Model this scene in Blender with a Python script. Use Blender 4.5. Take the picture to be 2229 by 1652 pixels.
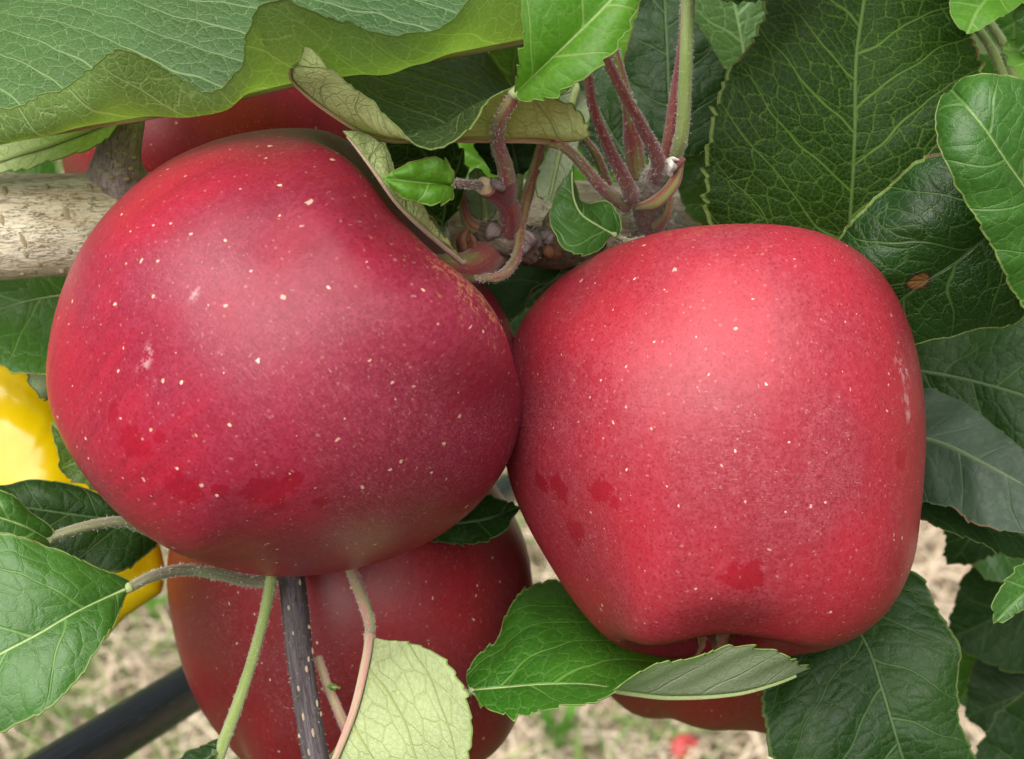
import bpy, math, random
import numpy as np
from mathutils import Matrix, Vector, Euler

for _o in list(bpy.data.objects):
    bpy.data.objects.remove(_o)
SC = bpy.context.scene
COL = SC.collection
RNG = np.random.default_rng(7)
random.seed(7)

# ------------------------------------------------------------------ camera, sky, sun, exposure
PITCH = math.radians(33.0)                 # the camera looks down into the tree
CAM_LOC = np.array([0.0, 0.0, 1.28])
FOCUS = 280.0                              # millimetres
MMPX = 171.0 / 2229.0                      # millimetres per photograph pixel at the focus distance
cam = bpy.data.cameras.new('camera')
cam.sensor_width = 36.0
cam.lens = 18.0 / (85.5 / FOCUS)
cam.clip_start = 0.02
cam.clip_end = 500.0
cam.dof.use_dof = True
cam.dof.focus_distance = 0.282
cam.dof.aperture_fstop = 34.0
cam_ob = bpy.data.objects.new('camera', cam)
cam_ob.location = CAM_LOC
cam_ob.rotation_euler = (math.pi / 2 - PITCH, 0, 0)
COL.objects.link(cam_ob)
SC.camera = cam_ob
RC = np.array(Euler((math.pi / 2 - PITCH, 0, 0)).to_matrix())

SUN_DIR = Vector((-0.22, -0.36, 0.90)).normalized()     # towards the sun
world = bpy.data.worlds.new('World')
SC.world = world
world.use_nodes = True
wn = world.node_tree
wn.nodes.clear()
w_out = wn.nodes.new('ShaderNodeOutputWorld')
w_bg = wn.nodes.new('ShaderNodeBackground')
w_sky = wn.nodes.new('ShaderNodeTexSky')
w_sky.sky_type = 'NISHITA'
w_sky.sun_disc = False
w_sky.sun_elevation = math.asin(SUN_DIR.z)
w_sky.sun_rotation = math.atan2(SUN_DIR.x, SUN_DIR.y)
w_sky.dust_density = 4.0
w_sky.air_density = 1.0
w_hs = wn.nodes.new('ShaderNodeHueSaturation')          # thin bright cloud: much less blue than a clear sky
w_hs.inputs['Saturation'].default_value = 0.30
wn.links.new(w_sky.outputs[0], w_hs.inputs['Color'])
wn.links.new(w_hs.outputs[0], w_bg.inputs['Color'])
w_bg.inputs['Strength'].default_value = 0.05
wn.links.new(w_bg.outputs[0], w_out.inputs['Surface'])

sun = bpy.data.lights.new('sun', 'SUN')
sun.energy = 4.9
sun.angle = math.radians(85)
sun.color = (1.0, 0.965, 0.91)
sun_ob = bpy.data.objects.new('sun', sun)
sun_ob.rotation_euler = SUN_DIR.to_track_quat('Z', 'Y').to_euler()
sun_ob.location = (0, 0, 5)
COL.objects.link(sun_ob)

SC.view_settings.view_transform = 'Standard'
SC.view_settings.look = 'None'
SC.view_settings.exposure = 0.74
SC.view_settings.gamma = 1.0
SC.cycles.use_denoising = True
SC.cycles.max_bounces = 6
SC.cycles.diffuse_bounces = 3
SC.cycles.glossy_bounces = 2
SC.cycles.transmission_bounces = 4
SC.cycles.transparent_max_bounces = 8

# ------------------------------------------------------------------ geometry helpers
def pt(u, v, d):
    """a point seen at photograph position (u, v), d millimetres deep -> world metres"""
    k = MMPX * d / FOCUS
    return CAM_LOC + RC @ (np.array([(u - 1114.5) * k, -(v - 826.0) * k, -d]) * 0.001)

def pts(lst):
    return np.array([pt(*p) for p in lst])

def cam_vec(x, y, z):
    v = RC @ np.array([x, y, z], float)
    return v / np.linalg.norm(v)

def norm(a):
    return a / np.maximum(np.linalg.norm(a, axis=-1, keepdims=True), 1e-12)

def spline(P, n, closed=False):
    """smooth curve through control points, n samples evenly by length"""
    P = np.asarray(P, float)
    if len(P) == 2:
        t = np.linspace(0, 1, n)[:, None]
        return P[0] * (1 - t) + P[1] * t
    k = np.concatenate([[0], np.cumsum(np.maximum(np.linalg.norm(np.diff(P, axis=0), axis=1), 1e-9))])
    m = np.zeros_like(P)
    for i in range(len(P)):
        a, b = max(i - 1, 0), min(i + 1, len(P) - 1)
        m[i] = (P[b] - P[a]) / (k[b] - k[a])
    f = np.linspace(0, k[-1], n * 4)
    j = np.clip(np.searchsorted(k, f, side='right') - 1, 0, len(P) - 2)
    h = (k[j + 1] - k[j])
    x = ((f - k[j]) / h)[:, None]
    h = h[:, None]
    C = ((2 * x**3 - 3 * x**2 + 1) * P[j] + (x**3 - 2 * x**2 + x) * h * m[j]
         + (-2 * x**3 + 3 * x**2) * P[j + 1] + (x**3 - x**2) * h * m[j + 1])
    L = np.concatenate([[0], np.cumsum(np.linalg.norm(np.diff(C, axis=0), axis=1))])
    g = np.linspace(0, L[-1], n)
    return np.stack([np.interp(g, L, C[:, c]) for c in range(3)], 1)

ORIG = {}
def link(name, me, origin, parent=None, mat=None, **props):
    ob = bpy.data.objects.new(name, me)
    COL.objects.link(ob)
    origin = np.asarray(origin, float)
    if parent is not None:
        ob.parent = parent
        ob.location = origin - ORIG[parent.name]
    else:
        ob.location = origin
    ORIG[ob.name] = origin
    if mat is not None and me is not None and len(me.materials) == 0:
        me.materials.append(mat)
    for k, v in props.items():
        ob[k] = v
    return ob

def mesh(name, V, F, origin, uvs=None, smooth=True, attrs=None):
    me = bpy.data.meshes.new(name)
    V = np.asarray(V, float) - np.asarray(origin, float)
    me.from_pydata(V.tolist(), [], F if isinstance(F, list) else F.tolist())
    if smooth:
        me.polygons.foreach_set('use_smooth', [True] * len(me.polygons))
    if uvs:
        li = np.zeros(len(me.loops), int)
        me.loops.foreach_get('vertex_index', li)
        for nm, uv in uvs.items():
            lay = me.uv_layers.new(name=nm)
            lay.data.foreach_set('uv', np.asarray(uv, float)[li].ravel())
    if attrs:
        for nm, a in attrs.items():
            at = me.attributes.new(nm, 'FLOAT_VECTOR', 'POINT')
            at.data.foreach_set('vector', np.asarray(a, float).ravel())
    me.update()
    return me

def build(name, V, F, mat, parent=None, origin=None, uvs=None, smooth=True, attrs=None, **props):
    V = np.asarray(V, float)
    if origin is None:
        origin = V.mean(0)
    return link(name, mesh(name, V, F, origin, uvs, smooth, attrs), origin, parent, mat, **props)

def empty(name, origin, parent=None, **props):
    return link(name, None, origin, parent, None, **props)

def grid_faces(nr, nc, wrap=False):
    i = np.arange(nr - 1)[:, None]
    j = np.arange(nc if wrap else nc - 1)[None, :]
    a = i * nc + j
    b = i * nc + (j + 1) % nc
    return np.stack([a, b, b + nc, a + nc], -1).reshape(-1, 4)

def tube_geo(C, R, ns=14, rough=0.0, seed=0, cap=True, lump=0.0, flat=1.0):
    """tube along curve C (n,3 world) with radii R (metres)"""
    n = len(C)
    T = norm(np.gradient(C, axis=0))
    N = np.zeros_like(C)
    up = np.array([0.13, 0.21, 0.97])
    v = np.cross(T[0], up)
    v /= np.linalg.norm(v)
    for i in range(n):
        v = v - T[i] * np.dot(v, T[i])
        v /= np.linalg.norm(v)
        N[i] = v
    B = np.cross(T, N)
    R = np.interp(np.linspace(0, 1, n), np.linspace(0, 1, len(R)), R) if len(R) != n else np.asarray(R)
    a = np.linspace(0, 2 * math.pi, ns, endpoint=False)
    S = np.concatenate([[0], np.cumsum(np.linalg.norm(np.diff(C, axis=0), axis=1))])
    rr = np.ones((n, ns))
    if lump or rough:
        g = np.random.default_rng(seed)
        for _ in range(7):
            f = g.uniform(30, 260)
            m = g.integers(0, 4)
            rr += lump * g.normal() * np.sin(S[:, None] * f + m * a[None, :] + g.uniform(0, 6.28))
        rr += rough * g.normal(size=(n, ns))
    off = (np.cos(a)[None, :, None] * N[:, None, :] + np.sin(a)[None, :, None] * B[:, None, :] * flat)
    V = C[:, None, :] + off * (R[:, None] * rr)[:, :, None]
    uv = np.zeros((n, ns, 2))
    uv[..., 0] = S[:, None] * 1000
    uv[..., 1] = (a / (2 * math.pi))[None, :] 
    F = grid_faces(n, ns, True).tolist()
    V = V.reshape(-1, 3)
    uv = uv.reshape(-1, 2)
    uv = np.stack([uv[:, 0], np.tile(np.cos(a), n), np.tile(np.sin(a), n)], 1)
    if cap:
        b = len(V)
        V = np.vstack([V, C[0] - T[0] * R[0] * 0.35, C[-1] + T[-1] * R[-1] * 0.35])
        uv = np.vstack([uv, [0, 0, 0], [S[-1] * 1000, 0, 0]])
        F += [[b, (j + 1) % ns, j] for j in range(ns)]
        F += [[b + 1, (n - 1) * ns + j, (n - 1) * ns + (j + 1) % ns] for j in range(ns)]
    return V, F, uv

FUZZ = None
def fuzz_geo(C, R, count, length, seed):
    """short fine hairs standing on a tube"""
    g = np.random.default_rng(seed + 900)
    n = len(C)
    T = norm(np.gradient(C, axis=0))
    R = np.interp(np.linspace(0, 1, n), np.linspace(0, 1, len(R)), R) if len(R) != n else np.asarray(R)
    i = g.integers(1, n - 1, count)
    f = g.uniform(0, 1, count)[:, None]
    P = C[i] * (1 - f) + C[np.minimum(i + 1, n - 1)] * f
    r = norm(np.cross(T[i], g.normal(size=(count, 3))))
    d = norm(r + g.normal(0, 0.45, (count, 3)))
    b = P + r * (R[i] * 0.96)[:, None]
    w = norm(np.cross(d, g.normal(size=(count, 3)))) * 0.000028
    L = (g.uniform(0.4, 1.0, count) * length * 0.001)[:, None]
    bend = g.normal(0, 0.25, (count, 3)) * L
    m = b + d * L * 0.55 + bend * 0.3
    t = b + d * L + bend
    V = np.stack([b - w, b + w, m - w * 0.8, m + w * 0.8, t], 1).reshape(-1, 3)
    k = (np.arange(count) * 5)[:, None]
    F = np.concatenate([k + [0, 1, 3], k + [0, 3, 2], k + [2, 3, 4]], 0)
    return V, F

def tube_object(name, C, R, mat, parent, origin, ns=14, fuzz=0, flen=0.7, seed=0, props=None, **kw):
    V, F, tb = tube_geo(C, R, ns, seed=seed, **kw)
    nf = len(F)
    if fuzz:
        fuzz = int(min(fuzz, 40 + 22000 * np.linalg.norm(np.diff(C, axis=0), axis=1).sum()))
        V2, F2 = fuzz_geo(C, R, fuzz, flen, seed)
        F = list(F) + (F2 + len(V)).tolist()
        V = np.vstack([V, V2])
        tb = np.vstack([tb, np.zeros((len(V2), 3))])
    ob = build(name, V, F, mat, parent, origin, attrs={'tb': tb}, **(props or {}))
    if fuzz:
        ob.data.materials.append(FUZZ)
        idx = np.zeros(len(F), int)
        idx[nf:] = 1
        ob.data.polygons.foreach_set('material_index', idx)
    return ob

def tube(name, ctrl, radii, mat, parent=None, n=40, ns=14, world_pts=False, **kw):
    props = {k: kw.pop(k) for k in ('label', 'category', 'kind', 'group') if k in kw}
    C = spline(np.asarray(ctrl, float) if world_pts else pts(ctrl), n)
    return tube_object(name, C, np.asarray(radii) * 0.001, mat, parent, C[0], ns, props=props, **kw)

# ------------------------------------------------------------------ shader helpers
class S:
    """a node socket with arithmetic"""
    g = None
    def __init__(self, s): self.s = s
    def __add__(a, b): return M('ADD', a, b)
    def __radd__(a, b): return M('ADD', b, a)
    def __sub__(a, b): return M('SUBTRACT', a, b)
    def __rsub__(a, b): return M('SUBTRACT', b, a)
    def __mul__(a, b): return M('MULTIPLY', a, b)
    def __rmul__(a, b): return M('MULTIPLY', b, a)
    def __truediv__(a, b): return M('DIVIDE', a, b)

def _set(inp, v):
    if isinstance(v, S):
        S.g.links.new(v.s, inp)
    elif isinstance(v, (tuple, list)) and inp.type == 'RGBA' and len(v) == 3:
        inp.default_value = (*v, 1.0)
    else:
        inp.default_value = v

def nd(t, **kw):
    n = S.g.nodes.new(t)
    for k, v in kw.items():
        setattr(n, k, v)
    return n

def M(op, a, b=0.0, c=0.0):
    n = nd('ShaderNodeMath', operation=op)
    _set(n.inputs[0], a); _set(n.inputs[1], b); _set(n.inputs[2], c)
    return S(n.outputs[0])

def absn(a): return M('ABSOLUTE', a)
def fract(a): return M('FRACT', a)
def mx(a, b): return M('MAXIMUM', a, b)
def mn(a, b): return M('MINIMUM', a, b)
def pw(a, b): return M('POWER', a, b)

def sm(x, a, b, lo=0.0, hi=1.0):
    n = nd('ShaderNodeMapRange', interpolation_type='SMOOTHSTEP')
    _set(n.inputs[0], x); _set(n.inputs[1], a); _set(n.inputs[2], b); _set(n.inputs[3], lo); _set(n.inputs[4], hi)
    return S(n.outputs[0])

def mixc(f, a, b, mode='MIX'):
    n = nd('ShaderNodeMix', data_type='RGBA', blend_type=mode)
    _set(n.inputs[0], f); _set(n.inputs[6], a); _set(n.inputs[7], b)
    return S(n.outputs[2])

def mixf(f, a, b): return a + (b - a) * f if isinstance(b, S) or isinstance(a, S) else M('MULTIPLY_ADD', f, b - a, a)

def vec(x, y, z=0.0):
    n = nd('ShaderNodeCombineXYZ')
    _set(n.inputs[0], x); _set(n.inputs[1], y); _set(n.inputs[2], z)
    return S(n.outputs[0])

def sep(v):
    n = nd('ShaderNodeSeparateXYZ')
    _set(n.inputs[0], v)
    return S(n.outputs[0]), S(n.outputs[1]), S(n.outputs[2])

def vm(op, a, b=(0, 0, 0)):
    n = nd('ShaderNodeVectorMath', operation=op)
    _set(n.inputs[0], a)
    if op == 'SCALE':
        _set(n.inputs[3], b)
    else:
        _set(n.inputs[1], b)
    return S(n.outputs['Value'] if op in ('LENGTH', 'DISTANCE', 'DOT_PRODUCT') else n.outputs[0])

def noise(v, scale, detail=2.0, rough=0.5, dist=0.0, dims='3D'):
    n = nd('ShaderNodeTexNoise', noise_dimensions=dims)
    _set(n.inputs['Vector'], v); _set(n.inputs['Scale'], scale); _set(n.inputs['Detail'], detail)
    _set(n.inputs['Roughness'], rough); _set(n.inputs['Distortion'], dist)
    return S(n.outputs[0])

def noise2(v, scale, detail=1.0, rough=0.5):
    return noise(v, scale, detail, rough, 0.0, '2D')

def noisec(v, scale, detail=2.0):
    n = nd('ShaderNodeTexNoise')
    _set(n.inputs['Vector'], v); _set(n.inputs['Scale'], scale); _set(n.inputs['Detail'], detail)
    return S(n.outputs[1])

def voro(v, scale, feature='F1', rnd=1.0, dims='3D'):
    n = nd('ShaderNodeTexVoronoi', feature=feature, voronoi_dimensions=dims)
    _set(n.inputs['Vector'], v); _set(n.inputs['Scale'], scale); _set(n.inputs['Randomness'], rnd)
    if feature == 'DISTANCE_TO_EDGE':
        return S(n.outputs['Distance'])
    return S(n.outputs['Distance']), S(n.outputs['Color'])

def uvmap(name='UVMap'):
    return S(nd('ShaderNodeUVMap', uv_map=name).outputs[0])

def attr(name):
    return S(nd('ShaderNodeAttribute', attribute_name=name).outputs['Vector'])

def bump(h, dist, strength=1.0):
    n = nd('ShaderNodeBump')
    _set(n.inputs['Height'], h)
    n.inputs['Distance'].default_value = dist
    n.inputs['Strength'].default_value = strength
    return S(n.outputs[0])

def principled(**kw):
    n = nd('ShaderNodeBsdfPrincipled')
    for k, v in kw.items():
        _set(n.inputs[k.replace('_', ' ')], v)
    return S(n.outputs[0])

def new_mat(name):
    m = bpy.data.materials.new(name)
    m.use_nodes = True
    S.g = m.node_tree
    S.g.nodes.clear()
    return m

def out(sh):
    o = nd('ShaderNodeOutputMaterial')
    S.g.links.new(sh.s, o.inputs['Surface'])

def obj_pos():
    return S(nd('ShaderNodeTexCoord').outputs['Object'])

def rnd_obj():
    return S(nd('ShaderNodeObjectInfo').outputs['Random'])

# ------------------------------------------------------------------ materials
def leaf_mat(name, top, top2, under, trans, vein=(0.22, 0.34, 0.10), vein_amt=0.55, uvein=None, uvein_amt=0.5,
             rough=0.42, tfac=0.30, rim=(0.28, 0.37, 0.10), spot=None, net=1.0, relief=0.30, spec=0.4, udepth=1.0):
    """apple leaf: glossy upper side, downy paler lower side, light shining through; veins run in leaf millimetres"""
    m = new_mat(name)
    X, Y, _ = sep(uvmap('UVMap'))
    s_, t_, _ = sep(uvmap('ST'))
    oi = rnd_obj()
    ox = oi * 700.0
    side = M('GREATER_THAN', Y, 0.0)
    aY = absn(Y)
    aT = absn(t_)
    pos = vec(X + ox, Y + side * 60.0)
    wob = noise2(pos, 0.075, 1.0) - 0.5
    fine = noise2(pos, 1.3, 2.0, 0.6)
    sh = X - 0.72 * aY - 0.011 * aY * aY + wob * 5.0
    SPC = 10.5
    q = sh / SPC + side * 0.47 + oi * 3.0
    d2 = absn(fract(q) - 0.5) * (SPC * 0.80)
    w2 = 0.30 - 0.19 * aT
    v2 = sm(d2, w2 * 0.35, w2 * 1.5, 1.0, 0.0)
    v1 = sm(aY, 0.18, 0.52, 1.0, 0.0)
    e3 = voro(vec((X - 0.25 * aY) * 0.95 + fine * 0.6 + ox, aY * 0.62 + side * 50.0 + fine * 0.5), 0.40, 'DISTANCE_TO_EDGE', 0.9, '2D')
    v3 = sm(e3, 0.012, 0.062, 1.0, 0.0)
    e4 = voro(vec(X + fine * 0.5 + ox, Y), 0.95, 'DISTANCE_TO_EDGE', 1.0, '2D')
    v4 = sm(e4, 0.02, 0.14, 1.0, 0.0)
    fade = sm(aT, 0.80, 1.0, 1.0, 0.4)
    veins = mx(mx(v1, v2), mx(v3 * (0.62 * net) * fade, v4 * (0.24 * net)))
    blot = noise2(pos, 0.05, 2.0)
    tc = mixc(sm(blot, 0.36, 0.66), top, top2)
    tc = mixc(sm(fine, 0.35, 0.75, 0.0, 0.28), tc, tuple(min(1, c * 1.6) for c in top2))
    tc = mixc(veins * vein_amt, tc, vein)
    dust = noise2(pos, 0.55, 3.0, 0.75)
    tc = mixc(sm(dust, 0.62, 0.78, 0.0, 0.14), tc, (0.30, 0.32, 0.22))
    tc = mixc(sm(dust, 0.36, 0.26, 0.0, 0.25), tc, (0.10, 0.085, 0.025))
    if uvein is None:
        uvein = tuple(min(1, c * 1.35 + 0.03) for c in under)
    uc = mixc(sm(blot, 0.3, 0.7), under, tuple(c * 0.80 for c in under))
    uc = mixc(sm(fine, 0.35, 0.7, 0.0, 0.35), uc, tuple(min(1, c * 1.3) for c in under))
    uc = mixc(veins * uvein_amt, uc, uvein)
    back = S(nd('ShaderNodeNewGeometry').outputs['Backfacing'])
    col = mixc(back, tc, uc)
    rimf = sm(aT, 0.970, 0.990)
    col = mixc(rimf * 0.55, col, mixc(sm(wob, 0.10, 0.20), rim, (0.24, 0.12, 0.06)))
    if spot:
        dsp = vm('DISTANCE', vec(X + fine * 1.0, Y + wob * 1.5, 0.0), (spot[0], spot[1], 0.0))
        col = mixc(sm(dsp, spot[2] * 0.8, spot[2] * 1.15, 1.0, 0.0), col, mixc(fine, (0.20, 0.075, 0.025), (0.34, 0.15, 0.05)))
        col = mixc(sm(absn(dsp - spot[2] * 1.15), 0.15, 0.5, 0.75, 0.0), col, (0.03, 0.012, 0.01))
    h = veins * -0.55 + sm(e3, 0.0, 0.30) * 0.30 + sm(d2, 0.0, 2.8) * 0.8 + fine * 0.14
    hb = mixf(back, h, veins * 0.8 + fine * 0.4)
    nrm = bump(hb, 0.001 * relief)
    rg = mixf(back, sm(dust, 0.3, 0.7, rough - 0.05, rough + 0.10), 0.85)
    p = principled(Base_Color=col, Roughness=rg, Normal=nrm, Specular_IOR_Level=mixf(back, spec, 0.15))
    tr = nd('ShaderNodeBsdfTranslucent')
    _set(tr.inputs['Color'], mixc(veins * 0.6, mixc(sm(blot, 0.3, 0.7), trans, tuple(c * 0.75 for c in trans)), tuple(min(1.0, c * 1.45 + 0.02) for c in trans)))
    mixn = nd('ShaderNodeMixShader')
    mixn.inputs[0].default_value = tfac
    S.g.links.new(p.s, mixn.inputs[1])
    S.g.links.new(tr.outputs[0], mixn.inputs[2])
    out(S(mixn.outputs[0]))
    return m

def apple_mat(name, seed, red, deep, bloom, patches, bloom_amt=0.5, dots=1.0, russet=0.0, fine_dots=0.5, scuffs=(), rus=None, stem_shade=0.0, streak=0.5):
    """red skin under an uneven waxy bloom, pale lenticels, rubbed patches, russet by the stem"""
    m = new_mat(name)
    p0 = attr('ap')
    x, y, z = sep(p0)
    p = vm('ADD', p0, (seed * 3.1, seed * 1.7, seed * 0.9))
    big = noise(p, 1.5, 2.0)
    fin = noise(p, 26.0, 5.0, 0.72)
    grain = noise(p, 85.0, 2.0, 0.6)
    lon = M('ARCTAN2', y, x)
    strk = noise(vec(M('SINE', lon) * 9.0, M('COSINE', lon) * 9.0, z * 0.7 + seed), 2.2, 4.0, 0.68)
    col = mixc(sm(big, 0.35, 0.66), red, deep)
    col = mixc(sm(strk, 0.40, 0.70, 0.0, streak), col, deep)
    if stem_shade > 0:      # shade over the stem end, painted in as darker skin
        col = mixc(sm(z + (big - 0.5) * 0.6, -0.05, 0.75, 0.0, stem_shade), col, tuple(c * 0.55 for c in deep))
    bl = sm(big * 0.75 + fin * 0.25, 0.28, 0.74)
    speck = sm(fin * 0.5 + grain * 0.5, 0.45, 0.60)
    bf = (0.20 + 0.38 * bl + (0.14 + 0.34 * bl) * speck) * bloom_amt
    patch = None
    pn9 = (noise(p, 13.0, 5.0, 0.75) - 0.5) * 3.2
    for (c, r) in patches:
        d = vm('DISTANCE', p0, tuple(c)) / r + pn9
        k = sm(d, 0.62, 0.94, 1.0, 0.0)
        patch = k if patch is None else mx(patch, k)
    if patch is not None:
        bf = bf * (1.0 - patch * 0.80)
    col = mixc(bf, col, bloom)
    if patch is not None:
        col = mixc(patch * 0.15, col, tuple(c * 0.95 for c in red))
    col = mixc(sm(grain, 0.42, 0.32, 0.0, 0.45), col, (0.13, 0.004, 0.012))
    pn = vm('NORMALIZE', p0)
    pw_ = vm('ADD', pn, vm('SCALE', vm('SUBTRACT', noisec(pn, 45.0, 1.0), (0.5, 0.5, 0.5)), 0.022))
    dd, cc = voro(pw_, 19.0)
    cr, cg, cb = sep(cc)
    rad = pw(cr, 2.6) * (0.215 * dots)
    l1 = sm(dd, rad * 0.60, rad * 1.0 + 0.004, 1.0, 0.0) * M('GREATER_THAN', cr, 0.30)
    dd2, cc2 = voro(pw_, 36.0)
    cr2, cg2, _ = sep(cc2)
    l2 = sm(dd2, 0.09, 0.25, 1.0, 0.0) * M('GREATER_THAN', cr2, 0.50) * fine_dots
    lent = mx(l1, l2 * 0.5)
    col = mixc(lent * (0.45 + 0.45 * cb), col, mixc(cg, (0.66, 0.42, 0.26), (0.78, 0.62, 0.46)))
    if rus is not None and russet > 0:
        rn = noise(p, 30.0, 4.0, 0.75, 1.5)
        rr = sm(vm('DISTANCE', p0, tuple(rus[0])) + (fin - 0.5) * 0.5, rus[1] * 0.35, rus[1], 1.0, 0.0)
        rr = rr * sm(rn + rr * 0.06, 0.54, 0.62)
        col = mixc(rr * russet, col, (0.44, 0.20, 0.09))
    sc = noise(vec(x * 3.0 + seed, y * 3.0, z * 20.0), 7.0, 1.0, 0.5, 0.8)
    scr = sm(absn(sc - 0.5), 0.0, 0.007, 1.0, 0.0) * sm(big, 0.52, 0.62)
    col = mixc(scr * 0.40, col, (0.75, 0.50, 0.46))
    for (c, r, axis) in scuffs:
        dv = vm('SUBTRACT', p0, tuple(c))
        a_ = vm('DOT_PRODUCT', dv, tuple(axis))
        d = vm('LENGTH', dv) - absn(a_) * 0.62
        col = mixc(sm(d, r * 0.2, r, 0.30, 0.0) * sm(fin, 0.46, 0.58), col, (0.74, 0.60, 0.62))
    nrm = bump(fin * 0.30 + grain * 0.22, 0.00012)
    rg = mixf(mn(bf * 1.7, 1.0), 0.36, 0.47)
    out(principled(Base_Color=col, Roughness=rg, Normal=nrm, Specular_IOR_Level=0.32))
    return m

def bark_mat(name, c1, c2, c3, dark, amt=1.0, xs=1.0):
    m = new_mat(name)
    X, cx, sx = sep(attr('tb'))
    X = X * xs
    n1 = noise(vec(X * 0.035, cx * 2.2, sx * 2.2), 1.3, 3.0, 0.6, 0.4)
    n2 = noise(vec(X * 0.20, cx * 5.0, sx * 5.0), 1.0, 5.0, 0.72, 0.6)
    n3 = noise(vec(X * 0.30, cx * 16.0, sx * 16.0), 1.2, 3.0, 0.65)
    col = mixc(sm(n1, 0.36, 0.62), c1, c2)
    col = mixc(sm(n2, 0.48, 0.68, 0.0, 0.6), col, c3)
    crack = sm(absn(n3 - 0.5), 0.0, 0.030, 1.0, 0.0) * sm(n2, 0.40, 0.6)
    col = mixc(crack * 0.28 * amt, col, dark)
    h = n2 * 0.7 + n3 * 0.5 - crack * 0.4
    out(principled(Base_Color=col, Roughness=0.78, Normal=bump(h, 0.0010 * amt), Specular_IOR_Level=0.3))
    return m

def stalk_mat(name, a, b, fuzz=0.35, c=None):
    """downy stalk, colour drifting from a to b"""
    m = new_mat(name)
    X, cx, sx = sep(attr('tb'))
    n1 = noise(vec(X * 0.05, cx * 0.9, sx * 0.9), 1.6, 2.0)
    n2 = noise(vec(X * 0.9, cx * 4.0, sx * 4.0), 1.5, 3.0, 0.7)
    col = mixc(sm(n1, 0.38, 0.60), a, b)
    col = mixc(sm(n2, 0.56, 0.72, 0.0, fuzz * 0.6), col, c or (0.55, 0.50, 0.40))
    out(principled(Base_Color=col, Roughness=0.62, Normal=bump(n2, 0.0002), Sheen_Weight=0.3, Sheen_Roughness=0.5, Specular_IOR_Level=0.35))
    return m

def plain_mat(name, a, b, scale=120.0, rough=0.6, bumpd=0.0002, detail=4.0, **kw):
    m = new_mat(name)
    p = obj_pos()
    n1 = noise(p, scale, detail, 0.6)
    col = mixc(sm(n1, 0.36, 0.64), a, b)
    out(principled(Base_Color=col, Roughness=rough, Normal=bump(n1, bumpd), **kw))
    return m

def island_mat(name, cols, rough=0.6, trans=0.0):
    m = new_mat(name)
    r = S(nd('ShaderNodeNewGeometry').outputs['Random Per Island'])
    cr = nd('ShaderNodeValToRGB')
    _set(cr.inputs[0], r)
    cr.color_ramp.elements[0].color = (*cols[0], 1)
    cr.color_ramp.elements[1].color = (*cols[-1], 1)
    for i, c in enumerate(cols[1:-1]):
        e = cr.color_ramp.elements.new((i + 1) / (len(cols) - 1))
        e.color = (*c, 1)
    p = principled(Base_Color=S(cr.outputs[0]), Roughness=rough, Specular_IOR_Level=0.3)
    if trans:
        tr = nd('ShaderNodeBsdfTranslucent')
        _set(tr.inputs['Color'], S(cr.outputs[0]))
        mi = nd('ShaderNodeMixShader')
        mi.inputs[0].default_value = trans
        S.g.links.new(p.s, mi.inputs[1]); S.g.links.new(tr.outputs[0], mi.inputs[2])
        p = S(mi.outputs[0])
    out(p)
    return m
# ------------------------------------------------------------------ ground, grass
def make_ground():
    m = new_mat('dry_ground')
    p = obj_pos()
    gx, gy, gz = sep(p)
    n1 = noise(p, 3.0, 4.0)
    n2 = noise(p, 30.0, 5.0, 0.65)
    n3 = noise(p, 160.0, 3.0)
    col = mixc(sm(n1, 0.4, 0.6), (0.24, 0.175, 0.115), (0.16, 0.135, 0.07))
    col = mixc(sm(n2, 0.42, 0.62), col, (0.33, 0.25, 0.17))
    col = mixc(sm(n3, 0.5, 0.68, 0.0, 0.7), col, (0.06, 0.042, 0.026))
    # a dry strip runs under the tree row, grass on both sides, its unseen near part kept dark to cut bounced light
    ed = gy + (n1 - 0.5) * 0.5
    strip = sm(ed, 0.95, 1.15) * sm(ed, 2.45, 2.7, 1.0, 0.0)
    turf = mixc(n2, (0.030, 0.050, 0.014), (0.060, 0.085, 0.026))
    col = mixc(strip, turf, col)
    out(principled(Base_Color=col, Roughness=0.9, Normal=bump(n2 + n3 * 0.5, 0.01), Specular_IOR_Level=0.2))
    n = 41
    g = np.linspace(-1, 1, n)
    g = np.sign(g) * (np.abs(g) ** 3) * 150
    X, Y = np.meshgrid(g, g, indexing='ij')
    Z = 0.012 * np.sin(X * 3.1 + 1) * np.cos(Y * 2.7)
    V = np.stack([X, Y + 1.0, Z - 0.012], -1).reshape(-1, 3)
    ob = build('ground', V, grid_faces(n, n)[:, ::-1], m, None, (0, 0, 0), kind='structure')
    return ob

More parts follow.
